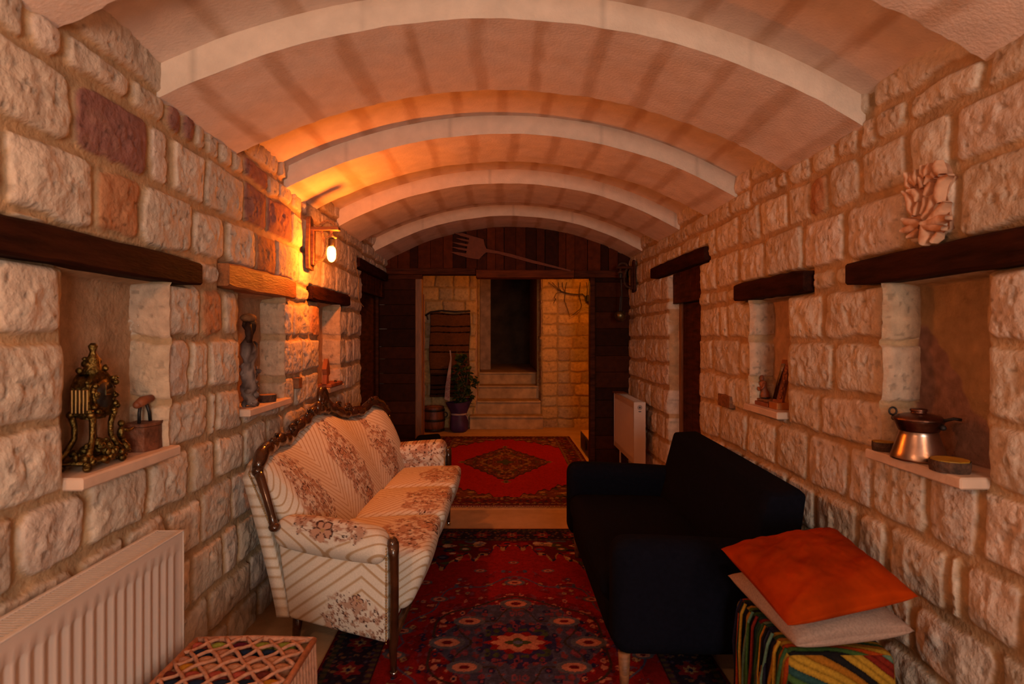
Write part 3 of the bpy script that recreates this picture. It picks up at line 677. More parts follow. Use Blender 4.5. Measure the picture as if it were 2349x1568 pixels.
# ---------------------------------------------------------------- radiators
def radiator(name, label, side, y0, y1, xf, z0, z1, dep, pitch, ridge, logo):
    """side -1: on the left wall, front faces +x"""
    t = thing(name, label, 'radiator', (xf+side*dep/2, (y0+y1)/2, z0), 'white panel radiators'); s = -side
    x = lambda d: xf-s*d                      # depth behind the front face
    prof = []; y = y0+.03; top = z1-.055; bot = z0+.05
    V = []; ysl = [y0, y0+.022]
    dd = [0.0, 0.0]
    while y+pitch < y1-.02:
        ysl += [y, y+pitch*.22, y+pitch*.5, y+pitch*.72]; dd += [.012, 0, 0, .012]; y += pitch
    ysl += [y1-.018, y1]; dd += [0, 0]
    zsl = [z0, z0+.03, bot, bot+.012, top-.012, top, z1-.02, z1]
    for yy, d in zip(ysl, dd):
        for k, zz in enumerate(zsl): V.append((x(d if 3 <= k <= 4 else 0), yy, zz))
    mesh_obj('front_panel', V, grid_faces(len(ysl), len(zsl)), M_white, t, False)
    m = MB(); m.box((x(dep-.018), y0, z0+.03), (x(dep), y1, z1-.02), .004); m.box((x(.001), y0+.01, z0+.02), (x(.02), y1-.01, z0+.03)); m.build('rear_panel', M_white, t)
    m = MB(); m.box((x(-.002), y0-.004, z0), (x(dep), y0, z1)); m.build('side_cover', M_white, t)
    m = MB(); m.box((x(-.002), y1, z0), (x(dep), y1+.004, z1)); m.build('side_cover', M_white, t)
    m = MB(); m.box((x(-.002), y0-.004, z1-.004), (x(.014), y1+.004, z1+.002), .002); m.box((x(dep-.012), y0-.004, z1-.004), (x(dep), y1+.004, z1+.002), .002)
    yy = y0+.004
    while yy < y1-.004: m.box((x(.012), yy, z1-.006), (x(dep-.01), yy+.006, z1-.001)); yy += .0115
    for q in (.5,): m.box((x(dep*q-.003), y0, z1-.008), (x(dep*q+.003), y1, z1-.002))
    m.build('top_grille', M_grille, t)
    m = MB(); m.box((x(.03), y0+.01, z0+.02), (x(dep-.03), y1-.01, z1-.025)); m.build('convector', M_grille, t)
    for yv in (y0+.06, y1-.06): MB().tube([(x(dep*.5), yv, z0+.03), (x(dep*.5), yv, .0)], .009, 8).build('pipe', M_white, t)
    if logo:
        m = MB(); n = 24; cz = z1-.048; cx_ = x(dep*.5); R0, R1 = .021, .0165
        V = []
        for k in range(n):
            a = 2*PI*k/n; V += [(cx_+math.cos(a)*R0, y0-.0055, cz+math.sin(a)*R0), (cx_+math.cos(a)*R1, y0-.0055, cz+math.sin(a)*R1)]
        m.add(V, [(2*k, 2*((k+1) % n), 2*((k+1) % n)+1, 2*k+1) for k in range(n)]); 
        m.lathe([(.012, 0), (.012, .0012)], (cx_, y0-.0042, cz), 16, Matrix.Rotation(PI/2, 3, 'X'))
        m.prism([(cx_-.014, cz-.033), (cx_+.014, cz-.033), (cx_+.010, cz-.043), (cx_-.010, cz-.043)], y0-.0055, y0-.0045)
        m.build('logo', M_logo, t)
    return t
radiator('radiator', 'white panel radiator under the nearest left niche, below the clock', -1, .55, 1.89, -1.062, .148, .748, .095, .040, 0, False)
radiator('radiator', 'white panel radiator on the right wall by the timber partition', 1, 5.19, 6.10, 1.215, .215, .785, .105, .033, 0, True)
m = MB(); m.box((1.19, 5.86, .789), (1.31, 6.08, .797), .002); setp(m.build('wooden_tray', M_brownw), 'thin wooden board lying on the far end of the right radiator', 'board')

# ---------------------------------------------------------------- sconces
def rope(m, pts, r, twist=26, strands=3):
    P = [Vector(p) for p in pts]; out = []; n = 40
    def cr(t):
        k = min(int(t*(len(P)-1)), len(P)-2); u = t*(len(P)-1)-k
        p0 = P[max(k-1, 0)]; p1 = P[k]; p2 = P[k+1]; p3 = P[min(k+2, len(P)-1)]
        return .5*((2*p1)+(p2-p0)*u+(2*p0-5*p1+4*p2-p3)*u*u+(-p0+3*p1-3*p2+p3)*u**3)
    C_ = [cr(i/n) for i in range(n+1)]; L_ = sum((C_[i+1]-C_[i]).length for i in range(n))
    for s in range(strands):
        q = []; l = 0
        for i, c in enumerate(C_):
            t = (C_[min(i+1, n)]-C_[max(i-1, 0)]).normalized(); u = t.orthogonal().normalized() if abs(t.y) < .9 else Vector((1, 0, 0))
            u = (Vector((0, 1, 0))-t*t.y).normalized(); v = t.cross(u)
            if i: l += (c-C_[i-1]).length
            a = 2*PI*(s/strands+l/(r*5)); q.append(c+(u*math.cos(a)+v*math.sin(a))*r*.5)
        m.tube(q, r*.62, 5, True)
    return m
def sconce(label, side, Y, xw, z_arm, lit, reach=.19):
    s = -side; t = thing('wall_sconce', label, 'lamp', (xw, Y, z_arm-.28), 'timber and rope wall sconces')
    X = lambda d: xw+s*d
    m = MB(); m.prism([(Y-.045, z_arm-.25), (Y+.045, z_arm-.26), (Y+.05, z_arm-.12), (Y+.04, z_arm+.02), (Y+.035, z_arm+.055), (Y+.0, z_arm+.075), (Y-.035, z_arm+.06), (Y-.04, z_arm), (Y-.055, z_arm-.14)], X(-.005), X(.016), 'x')
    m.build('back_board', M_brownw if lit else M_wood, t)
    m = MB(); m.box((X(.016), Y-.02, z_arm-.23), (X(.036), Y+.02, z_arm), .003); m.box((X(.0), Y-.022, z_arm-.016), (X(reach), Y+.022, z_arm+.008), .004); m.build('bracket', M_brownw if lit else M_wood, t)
    m = MB(); rope(m, [(X(.036), Y, z_arm-.215), (X(.085), Y, z_arm-.19), (X(.105), Y, z_arm-.12), (X(.085), Y, z_arm-.04), (X(.07), Y, z_arm)], .0095)
    rope(m, [(X(.07), Y, z_arm+.005), (X(.085), Y, z_arm+.032), (X(.12), Y, z_arm+.042), (X(.155), Y, z_arm+.028), (X(.165), Y, z_arm+.004)], .010)
    b = X(reach-.05)
    if lit: rope(m, [(b, Y, z_arm-.01), (b, Y, z_arm-.05)], .008)
    else: rope(m, [(b, Y, z_arm-.01), (b-.002, Y, z_arm-.04)], .008)
    m.ball((b, Y, z_arm-.05), (.018, .016, .014), 8, 6); m.tube([(b-.03, Y-.005, z_arm-.058), (b, Y, z_arm-.046), (b+.03, Y+.004, z_arm-.06)], .006, 6)
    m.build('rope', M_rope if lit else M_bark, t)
    zt = z_arm-.062
    m = MB(); m.lathe([(.012, 0), (.019, -.006), (.019, -.045), (.016, -.05)], (b, Y, zt), 16); m.build('socket', M_irond, t)
    if lit:
        m = MB(); m.lathe([(.014, 0), (.022, -.008), (.027, -.022), (.028, -.05), (.025, -.075), (.016, -.092), (.004, -.098)], (b, Y, zt-.05), 20)
        g = mat('bulb_glass', (1,.9,.75), .05, bump=0, emit=((1, .50, .12), 7.0)); bb = m.build('bulb', g, t, True)
        return b, zt-.05
    return b, zt-.05
bx, bz_ = sconce('lit wall lamp of wood and rope with glowing bulb on left wall', -1, 3.52, XL(3.52)+.012, 2.062, True)
lp = bpy.data.objects['sconce_light']; lp.location = (bx+.034, 3.505, bz_-.06)
sconce('unlit dark wall lamp of wood and rope beside the right end of the partition', 1, 5.86, XR(5.86)-.012, 2.10, False)
# dark ladle hanging from the unlit lamp
lx = XR(5.86)-.012-.14
t = thing('hanging_ladle', 'long-handled dark metal ladle hanging at the right of the partition', 'ladle', (lx, 5.86, 1.53))
m = MB(); m.tube([(lx+.005, 5.86, 1.975), (lx+.012, 5.86, 1.80), (lx+.006, 5.86, 1.65)], [.010, .008, .007], 8); m.tube([(lx-.004, 5.85, 1.80), (lx-.014, 5.85, 1.64)], .006, 6); m.build('handle', M_irond, t)
m = MB(); m.lathe([(.004, -.062), (.03, -.058), (.052, -.035), (.060, 0), (.055, .025), (.040, .042), (.028, .046)], (lx-.006, 5.86, 1.60), 24); m.build('bowl', mat('tarnished_brass', (.16,.12,.05), .35, .9, scale=20, var=.6, bump=.2), t, True)
# thin cable down the left wall
m = MB(); p = [at(806, 602, 0)]
def wl(x, y): Y = YL(x); return (XL(Y)+.022, Y, H+(CY-y)*Y/F)
m.tube([wl(806, 600), wl(812, 618), wl(817, 640), wl(815, 668), wl(818, 690), wl(828, 703)], .003, 5); setp(m.build('electric_cable', M_rope), 'thin cable running down the left wall beside the doorway', 'cable')

# ---------------------------------------------------------------- fork on the partition
def PX(cx, cy, Y=6.13): v = at(1000+cx/6.909, 502.5+cy/6.909, Y); return (v.x, v.z)
t = thing('wooden_fork', 'large brown wooden hay fork mounted on the boards above the opening', 'fork', (0, 6.13, 2.2))
m = MB()
m.prism([PX(505, 250), PX(620, 283), PX(755, 322), PX(770, 400), PX(800, 472), PX(800, 525), PX(745, 570), PX(685, 640), PX(560, 622), PX(470, 605), PX(478, 548), PX(490, 500), PX(500, 440), PX(515, 380), PX(528, 310)], 6.115, 6.145); m.build('fork_head', M_fork, t)
for (a, b, c, d) in [((290, 222), (420, 222), (520, 252), (528, 300)), ((310, 300), (420, 310), (530, 335), (520, 362)), ((255, 368), (400, 378), (518, 402), (508, 437)), ((235, 440), (400, 455), (503, 470), (492, 505)), ((220, 518), (350, 525), (485, 545), (478, 603))]:
    m = MB(); mid = ((a[0]+d[0])/2-10, (a[1]+d[1])/2+6); m.prism([PX(*a), PX(*b), PX(*c), PX(*d), PX(*mid)], 6.118, 6.142); m.build('tine', M_fork, t)
m = MB(); m.prism([PX(795, 470), PX(980, 508), PX(1180, 550), PX(1550, 655), PX(2132, 808), PX(2132, 830), PX(1900, 780), PX(1500, 690), PX(1250, 622), PX(980, 550), PX(795, 528)], 6.118, 6.142); m.build('handle', M_fork, t)
# ---------------------------------------------------------------- floral fabric
CRM = np.array((.68,.60,.50)); TANF = np.array((.42,.25,.11)); ROSE = np.array((.42,.235,.155)); DKB = np.array((.06,.022,.015)); MID = np.array((.20,.085,.05))
def fab(u, v, flowers=(), per=.30, slope=.9, pitch=.042, wd=.0065, big=(), seed=1, off=0, dense=1.0):
    tri = np.abs(((u/per+off) % 1)-.5)*per*slope
    q = (v+tri) % pitch; c = mixc(CRM*np.ones(u.shape+(3,)), TANF, (1-sm(wd*.5, wd, np.abs(q-pitch/2)))*.85)
    msk = np.zeros_like(u)
    for (cu, cv, ru, rv) in flowers:
        r = np.hypot((u-cu)/ru, (v-cv)/rv)+(fbm(u, v, 22, 3, seed)-.5)*.7; msk = np.maximum(msk, 1-sm(.85, 1.0, r))
    if len(flowers):
        c = mixc(c, CRM*.93, msk)
        us = u
        b = sm(.47, .53, fbm(us, v, 42, 3, seed+2)); c = mixc(c, ROSE, msk*b*.9)
        d1, d2, i = cells(us, v, 46, seed+3); lf = (d1 < .33*(.7+.4*np.sin(i*40+u*260))) & (i < .62*dense)
        c = np.where(((msk > .5) & lf)[..., None], np.where((i < .34)[..., None], DKB, MID), c)
        c = np.where(((msk > .5) & lf & (d1 < .10))[..., None], CRM*.9, c)
        ln = np.abs(fbm(us, v, 30, 3, seed+7)-.5) < .016; c = np.where(((msk > .5) & ln)[..., None], MID, c)
    for (cu, cv, R_, rot) in big:
        d = np.hypot(u-cu, v-cv)*(1+.18*(fbm(u, v, 70, 2, seed+9)-.5)); t = np.arctan2(v-cv, u-cu)+rot
        pet = R_*(.55+.45*np.abs(np.cos(2.5*t))**.6)
        c = np.where((d < pet)[..., None], ROSE*1.15, c); c = np.where(((d < pet) & (d > pet*.80) & (np.sin(t) > -.3))[..., None], DKB, c)
        c = np.where(((d < pet) & (np.abs(np.cos(2.5*t)) < .3))[..., None], DKB*1.4, c); c = np.where((d < R_*.16)[..., None], TANF, c)
    return c
S = thing('carved_sofa', 'baroque three-seat sofa with cream floral upholstery and carved walnut crest', 'sofa', (-.72, 3.2, 0))
def lerp(a, b, t): return a+(b-a)*t
def ST(u): return np.stack([lerp(-1.075, -.845, u)-.13*4*u*(1-u)*.85, lerp(2.50, 4.20, u)], -1)
UZ = [0, .04, .10, .20, .27, .36, .43, .5, .57, .64, .73, .80, .89, .95, 1]
ZZ = [.78, .83, .850, .842, .845, .89, .925, .938, .922, .885, .850, .855, .893, .875, .80]
def topz(u): return np.interp(u, UZ, ZZ)
# back cushion shell
nu, nv = 420, 130
u, t = np.meshgrid(np.linspace(0, 1, nu), np.linspace(0, 1, nv), indexing='ij')
us = u+.0*t
top = ST(u); bx_ = lerp(-.80, -.70, u); by_ = lerp(2.48, 4.07, u)
zt = (topz(u)+topz(np.clip(u+.01, 0, 1))+topz(np.clip(u-.01, 0, 1)))/3
endr = np.clip(np.minimum(u, 1-u)/.03, 0, 1)
bul = .055*np.sin(PI*np.clip(t*.98+.01, 0, 1))**.6*(endr**.5)
bul = bul+.014*np.abs(np.sin(3*PI*u))*np.sin(PI*t)
X = lerp(bx_, top[..., 0], t)+bul+.02*(1-sm(.0, .05, 1-t))*-1; Yv = lerp(by_, top[..., 1], t); Zv = lerp(.40, zt, t)
fu = (Yv-2.4)/1.7*1.72; fv = t*.58
dj = fab(fu, fv, [(.29, .27, .15, .29), (.86, .27, .15, .29), (1.42, .27, .15, .29)], per=.57, slope=1.15, off=.0, big=[(.31, .09, .05, 1), (.88, .09, .05, 1), (1.44, .09, .05, 1), (.26, .36, .035, 0), (.83, .36, .035, 0), (1.39, .36, .035, 0)], seed=5, dense=1.5, pitch=.044)
front = np.stack([X, Yv, Zv], -1); rear = front.copy(); rear[..., 0] = lerp(bx_, top[..., 0], t)-.045
Vv = np.concatenate([front.reshape(-1, 3), rear.reshape(-1, 3)]); g = grid_faces(nu, nv); n = nu*nv
idx = np.arange(n).reshape(nu, nv); bd = []
for L_ in (idx[0, :], idx[-1, ::-1], idx[::-1, 0], idx[:, -1]): bd.append(np.stack([L_[:-1], L_[1:], L_[1:]+n, L_[:-1]+n], -1))
mesh_obj('backrest', Vv, np.concatenate([g, g[:, ::-1]+n]+bd), M_fab, S, True, np.concatenate([dj.reshape(-1, 3)]*2))
# outer rear shell
def K8(a): return [[[a[0], a[1]], [a[2], a[3]]], [[a[4], a[5]], [a[6], a[7]]]]
plain = lambda per=.2: (lambda P, raw: fab(P[:, 0]+P[:, 1], P[:, 2], per=per))
plain = lambda per=.2: (lambda P, raw: fab(P[:, 0]+P[:, 1], P[:, 2], per=per))
nu, nv = 120, 60
u, t = np.meshgrid(np.linspace(0, 1, nu), np.linspace(0, 1, nv), indexing='ij'); top = ST(u)
X = lerp(lerp(-.925, -.83, u), top[..., 0]-.012, t**1.15); Yv = lerp(lerp(2.47, 4.17, u), top[..., 1], t); Zv = lerp(.17, topz(u)-.015, t)
fr_ = np.stack([X, Yv, Zv], -1); re_ = fr_.copy(); re_[..., 0] -= .055
Vv = np.concatenate([fr_.reshape(-1, 3), re_.reshape(-1, 3)]); g = grid_faces(nu, nv); n = nu*nv; idx = np.arange(n).reshape(nu, nv); bd = []
for L_ in (idx[0, :], idx[-1, ::-1], idx[::-1, 0], idx[:, -1]): bd.append(np.stack([L_[:-1], L_[1:], L_[1:]+n, L_[:-1]+n], -1))
mesh_obj('rear_shell', Vv, np.concatenate([g, g[:, ::-1]+n]+bd), M_fab, S, False, fab(Vv[:, 1], Vv[:, 2], per=.2))
# seat cushions
for i in range(3):
    y0 = 2.405+.553*i; y1 = y0+.548; xf = -.295+.012*i; xb_ = -.80+.03*i
    f_ = (lambda P, raw, i=i: fab(P[:, 1]*1.0+.3, P[:, 0]-P[:, 2], [(.25, -.02, .20, .13), (.42, .04, .12, .10)], per=.62, slope=1.0, big=[(.34, .08, .055, .5)], seed=20+i))
    soft('seat_cushion', K8([(xb_, y0+(.07 if i == 0 else 0), .30), (xb_, y0+(.07 if i == 0 else 0), .455), (xb_, y1, .30), (xb_, y1, .455), (xf-.11, y0+.03, .20), (xf, y0, .475), (xf-.11, y1-.03, .20), (xf, y1, .475)]), M_fab, S, r=.045, n=96, puff=(.022, 0, .022), colf=f_)
soft('seat_base', K8([(-.92, 2.45, .17), (-.92, 2.45, .31), (-.80, 4.15, .17), (-.80, 4.15, .31), (-.45, 2.36, .17), (-.45, 2.36, .30), (-.41, 4.08, .17), (-.41, 4.08, .30)]), M_fab, S, r=.015, n=10, colf=plain())
# near side panel and armrest
sp = lambda P, raw: fab(P[:, 0], P[:, 2], [(.115, -.13, .17, .13)], per=.9, slope=.70, off=.3333, seed=40, pitch=.05, wd=.008, big=[(-.02, -.19, .05, 2), (.13, -.02, .028, 0)], dense=1.4)
soft('side_panel', K8([(-.925, 2.455, .17), (-.985, 2.475, .52), (-.90, 2.55, .17), (-.96, 2.56, .52), (-.458, 2.275, .155), (-.458, 2.275, .53), (-.455, 2.37, .16), (-.455, 2.37, .53)]), M_fab, S, r=.022, n=110, puff=(0, .03, 0), colf=sp)
ar = lambda P, raw: fab(P[:, 0], P[:, 2]+P[:, 1], [(.0, .02, .19, .10)], per=.9, slope=.5, seed=44, pitch=.048, big=[(-.02, -.02, .055, .3)], dense=.9)
soft('armrest', K8([(-1.0, 2.42, .49), (-.99, 2.43, .615), (-.96, 2.56, .49), (-.96, 2.56, .60), (-.455, 2.225, .475), (-.455, 2.235, .595), (-.455, 2.40, .475), (-.455, 2.39, .60)]), M_fab, S, r=.062, n=90, puff=(0, .008, .02), colf=ar)
# far side
sp2 = lambda P, raw: fab(P[:, 0], -P[:, 2], [(.0, -.07, .25, .13)], per=.9, slope=1.0, seed=50, big=[(.02, .02, .06, .4)], dense=.75)
soft('side_panel', K8([(-.86, 4.02, .18), (-.87, 4.02, .55), (-.86, 4.17, .18), (-.87, 4.18, .55), (-.405, 4.03, .16), (-.405, 4.03, .55), (-.405, 4.16, .16), (-.405, 4.16, .55)]), M_fab, S, r=.02, n=80, colf=sp2)
soft('armrest', K8([(-.87, 4.00, .50), (-.88, 4.0, .60), (-.87, 4.22, .50), (-.88, 4.2, .60), (-.40, 4.01, .48), (-.40, 4.02, .635), (-.40, 4.23, .48), (-.40, 4.22, .635)]), M_fab, S, r=.05, n=80, puff=(0, 0, .008), colf=lambda P, raw: fab(P[:, 0], -P[:, 2]+.07, [(.0, .0, .28, .13)], per=.9, slope=1.0, seed=51, dense=.75))
# carved frame
m = MB(); uu = np.linspace(.0, 1, 90); pts = []; rr = []
for a in uu:
    p = ST(np.array(a)); z = float(topz(a))+.028+.008*math.sin(a*44); pts.append((float(p[0])+.0, float(p[1]), z)); rr.append(.026+.009*abs(math.sin(a*PI*7))+.006*math.sin(a*61)**2)
m.tube(pts, rr, 10, True, (1, .9))
def cpt(a, dz=0, dx=0): p = ST(np.array(a)); return Vector((float(p[0])+dx, float(p[1]), float(topz(a))+.03+dz))
R_ = random.Random(9)
def scroll(a, dz, r, turn=1, w=.012):
    c = cpt(a, dz, .012); q = []
    for k in range(26):
        th = k/25*4.2*turn; rad = r*(1-k/30); q.append(c+Vector((.006*math.sin(k*.4), math.cos(th)*rad*1.1, math.sin(th)*rad)))
    m.tube(q, [w*(1-.5*k/26) for k in range(26)], 7)
for a, dz, r, tn in [(.03, .0, .030, 1), (.10, .028, .020, -1), (.26, .035, .030, 1), (.31, .045, .024, -1), (.38, .03, .030, -1), (.62, .03, .030, 1), (.69, .04, .024, 1), (.74, .03, .028, -1), (.90, .022, .022, 1), (.975, .01, .030, -1)]: scroll(a, dz, r, tn)
for a in [.06, .15, .24, .29, .33, .41, .44, .56, .59, .67, .71, .77, .86, .93]:
    for k in range(3): m.ball(cpt(a+R_.uniform(-.012, .012), R_.uniform(.0, .045), R_.uniform(.0, .02)), (R_.uniform(.008, .014), R_.uniform(.016, .026), R_.uniform(.008, .016)), 8, 6, Matrix.Rotation(R_.uniform(-1, 1), 3, 'X'))
# shell finial in the middle
for k in range(-3, 4): 
    c = cpt(.5, .02, .01); e = c+Vector((.01, .028*k*.55, .085-.010*abs(k)*abs(k)*.6)); m.tube([c, (c+e)/2+Vector((.012, .008*k, .0)), e], [.014, .014, .007], 7)
m.tube([cpt(.47, .0, .02), cpt(.475, .08, .015), cpt(.49, .112, .01), cpt(.51, .112, .01), cpt(.525, .08, .015), cpt(.53, .0, .02)], [.016, .019, .021, .021, .019, .016], 9)
for a in (.455, .545): m.tube([cpt(a, -.02, .02), cpt(a, .03, .02), cpt(a+(.02 if a < .5 else -.02), .06, .015)], [.018, .02, .012], 8)
m.build('carved_crest', M_gloss, S, True)
for sgn, P in ((0, [(-1.073, 2.495, .80), (-1.05, 2.475, .77), (-1.015, 2.45, .70), (-.985, 2.43, .63), (-.962, 2.405, .585)]), (1, [(-.85, 4.20, .82), (-.835, 4.205, .74), (-.86, 4.21, .68), (-.87, 4.21, .60)])):
    m = MB(); m.tube(P, [.022, .020, .017, .016, .020][:len(P)], 10, True, (1, 1)); m.ball(P[0], .026, 9, 6); m.ball(P[-1], (.026, .026, .020), 9, 6)
    if sgn: 
        for k in range(5): m.ball(Vector(P[1])+Vector((R_.uniform(-.01, .02), 0, R_.uniform(-.05, .06))), (.012, .014, .02), 7, 5)
    m.build('back_stile', M_gloss, S, True)
# front posts with metal ferrules, rear legs
def post(x, y, zt, name='front_leg'):
    m = MB(); m.tube([(x, y, .03), (x-.003, y, .13), (x, y, .16), (x+.002, y, .38), (x, y, zt-.05), (x-.004, y, zt)], [.013, .017, .020, .019, .022, .026], 10, True, (1.0, 1.15))
    m.ball((x-.004, y, zt), (.024, .028, .026), 10, 7); o = m.build(name, M_gloss, S, True)
    MB().lathe([(.015, 0), (.016, .022), (.014, .024)], (x, y, .0135), 14).build('ferrule', mat('chrome', (.6,.6,.62), .15, 1, bump=0), o, True)
post(-.437, 2.30, .555); post(-.385, 4.135, .565)
for x, y in ((-.905, 2.53), (-.80, 4.10)): MB().tube([(x-.015, y, 0), (x, y, .18)], [.016, .024], 10).build('rear_leg', M_gloss, S, True)
m = MB(); m.tube([(-.44, 2.31, .165), (-.40, 3.2, .175), (-.39, 4.13, .165)], .018, 8); m.build('front_rail', M_gloss, S, True)
m = MB()
for k in range(34): m.ball((-.461, 2.268, .165+k*.0115), .0042, 6, 4)
for k in range(30):
    q = k/29; m.ball((lerp(-1.108, -.985, q), lerp(2.488, 2.425, q), lerp(.79, .575, q)), .0042, 6, 4)
for k in range(26): m.ball((-.402, 4.008, .30+k*.0115), .0042, 6, 4)
setp(m.build('nail_trim', M_nail, S, True), kind='stuff')

# ---------------------------------------------------------------- black sofa
B = thing('black_sofa', 'small black fabric two-seat sofa against the right wall', 'sofa', (.85, 2.86, 0))
soft('base', K8([(1.14, 2.27, .17), (1.14, 2.27, .32), (1.14, 3.48, .17), (1.14, 3.48, .32), (.435, 2.27, .17), (.43, 2.27, .32), (.435, 3.48, .17), (.43, 3.48, .32)]), M_black, B, r=.02, n=12)
soft('seat_cushion', K8([(1.02, 2.29, .30), (1.02, 2.29, .43), (1.02, 3.46, .30), (1.02, 3.46, .43), (.415, 2.29, .30), (.415, 2.29, .44), (.415, 3.46, .30), (.415, 3.46, .44)]), M_black, B, r=.055, n=24, puff=(.01, 0, .02))
soft('backrest', K8([(1.17, 2.27, .30), (1.245, 2.29, .765), (1.17, 3.52, .30), (1.235, 3.60, .80), (.96, 2.27, .34), (1.085, 2.30, .752), (.94, 3.52, .34), (1.085, 3.58, .795)]), M_black, B, r=.028, n=26, puff=(.02, 0, .006))
for y0, y1, xf in ((2.145, 2.305, .428), (3.445, 3.605, .408)):
    K = K8([(1.16, y0, .17), (1.17, y0, .575), (1.16, y1, .17), (1.17, y1, .575), (xf, y0, .17), (xf, y0+.0, .612), (xf, y1, .17), (xf, y1, .612)])
    soft('armrest', K, M_black, B, r=.065, n=28, puff=(0, .008, .008))
for x, y in ((.475, 2.19), (.475, 3.54), (1.10, 2.20), (1.10, 3.54)): MB().tube([(x, y, .014 if x < .9 else .001), (x, y, .175)], [.015, .024], 14).build('leg', M_brownw, B, True)

# ---------------------------------------------------------------- stool under the yarn throw, two cushions
PAL = np.array([(.34,.045,.006), (.03,.06,.02), (.02,.055,.05), (.36,.19,.02), (.018,.018,.035), (.012,.010,.010), (.16,.015,.008), (.05,.10,.025), (.10,.17,.11), (.02,.02,.045), (.28,.10,.01)])
def strands(c, w_, seed):
    k = np.floor(c*w_).astype(int); f = c*w_-k; i = hsh(k, k*0+seed, seed); col = PAL[(i*len(PAL)).astype(int) % len(PAL)]
    return col*(.35+.65*np.sin(np.clip(f, 0, 1)*PI)**.5)[..., None]
T = thing('stool', 'square stool draped in a striped multicolour yarn throw, under two cushions', 'stool', (1.02, 1.885, 0))
m = MB(); m.box((.875, 1.715, .36), (1.165, 2.055, .425), .01); m.build('seat', M_wood, T)
for x in (.90, 1.14):
    for y in (1.74, 2.03): MB().box((x-.018, y-.018, .015), (x+.018, y+.018, .37), .004).build('leg', M_wood, T)
def thr(P, raw):
    x, y, z = P[:, 0], P[:, 1], P[:, 2]
    wv = .012*np.sin(x*14+y*9)+.010*(fbm(x, z, 8, 3, 2)-.5)
    top_ = strands(y+x*.16+wv, 62, 3); lft = strands(y+wv+.03*(fbm(z, y, 9, 3, 4)-.5)+.04*z, 62, 3); nr = strands(z*.85+x*.50+wv, 50, 8)
    c = np.where((raw[:, 0] < -.999)[:, None], lft, top_); c = np.where((raw[:, 1] < -.999)[:, None], nr, c)
    return c
th = soft('yarn_throw', K8([(.842, 1.68, .02), (.853, 1.69, .45), (.842, 2.09, .02), (.853, 2.075, .45), (1.20, 1.68, .02), (1.185, 1.69, .45), (1.20, 2.09, .02), (1.185, 2.075, .45)]), M_attr, T, r=.035, n=120, puff=(.006, .01, .0), colf=thr)
me = th.data; co = np.zeros(len(me.vertices)*3, np.float32); me.vertices.foreach_get('co', co); co = co.reshape(-1, 3)
dn = (.45-co[:, 2]); s_ = sm(.03, .2, dn); ph = np.abs(((co[:, 1]+co[:, 0])*62 % 1)-.5); co[:, 0] += s_*.010*np.sin(co[:, 1]*70); co[:, 1] += s_*.012*np.sin(co[:, 0]*60+co[:, 2]*18)
me.vertices.foreach_set('co', co.ravel()); me.update()
m = MB(); R_ = random.Random(5)
for k in range(16):
    y = 1.70+R_.uniform(0, .38); pts = [(.86, y, .455), (.845, y, .42), (.838-R_.uniform(0, .006), y+R_.uniform(-.02, .02), .30), (.835, y+R_.uniform(-.03, .03), .12), (.835, y+R_.uniform(-.03, .03), .015)]
    cc = PAL[R_.randrange(len(PAL))]*1.1; m.tube(pts, .0055, 6, True, col=tuple(cc))
m.build('yarn_strand', M_attr, T, True)
def pillow(name, c4, zt, mt, label, cat='cushion', n=60, wr=.012, seam=.03, piping=False, seed=1):
    c4 = [np.array(c, float) for c in c4]; a, b = np.meshgrid(np.linspace(-1, 1, n), np.linspace(-1, 1, n), indexing='ij')
    A = a*(1-.055*(1-b*b)*np.abs(a)); Bq = b*(1-.055*(1-a*a)*np.abs(b)); p = (A+1)/2; q = (Bq+1)/2
    base = (c4[0]*(1-p[..., None])+c4[1]*p[..., None])*(1-q[..., None])+(c4[3]*(1-p[..., None])+c4[2]*p[..., None])*q[..., None]
    prof = ((1-np.abs(a)**2.8)*(1-np.abs(b)**2.8))**.45
    wv = wr*((fbm(a*1.2+b*.5, b*.7, 3.2, 3, seed)-.5)*1.6+(np.abs(fbm(a+3, b*1.7, 2.6, 3, seed+1)-.5)-.1))*np.clip(prof*2.5, 0, 1)
    up = base.copy(); up[..., 2] += zt*prof+wv; dn = base.copy(); dn[..., 2] -= zt*prof
    V = np.concatenate([up.reshape(-1, 3), dn.reshape(-1, 3)]); g = grid_faces(n, n); N_ = n*n
    idx = np.arange(N_).reshape(n, n); bd = []
    for L_ in (idx[0, :], idx[-1, ::-1], idx[::-1, 0], idx[:, -1]): bd.append(np.stack([L_[:-1], L_[1:], L_[1:]+N_, L_[:-1]+N_], -1))
    o = mesh_obj(name, V, np.concatenate([g, g[:, ::-1]+N_]+bd), mt, None, True); me = o.data
    return setp(o, label, cat)
pillow('cushion', [(.815, 2.04, .535), (.84, 1.615, .515), (1.215, 1.665, .53), (1.21, 2.07, .53)], .060, M_greyc, 'beige linen cushion between the orange cushion and the striped throw', wr=.004)
pillow('cushion', [(.765, 1.975, .655), (.735, 1.455, .655), (1.19, 1.615, .655), (1.245, 2.145, .672)], .056, M_orange, 'burnt orange velvet cushion, topmost on the draped stool', wr=.012, seed=4)

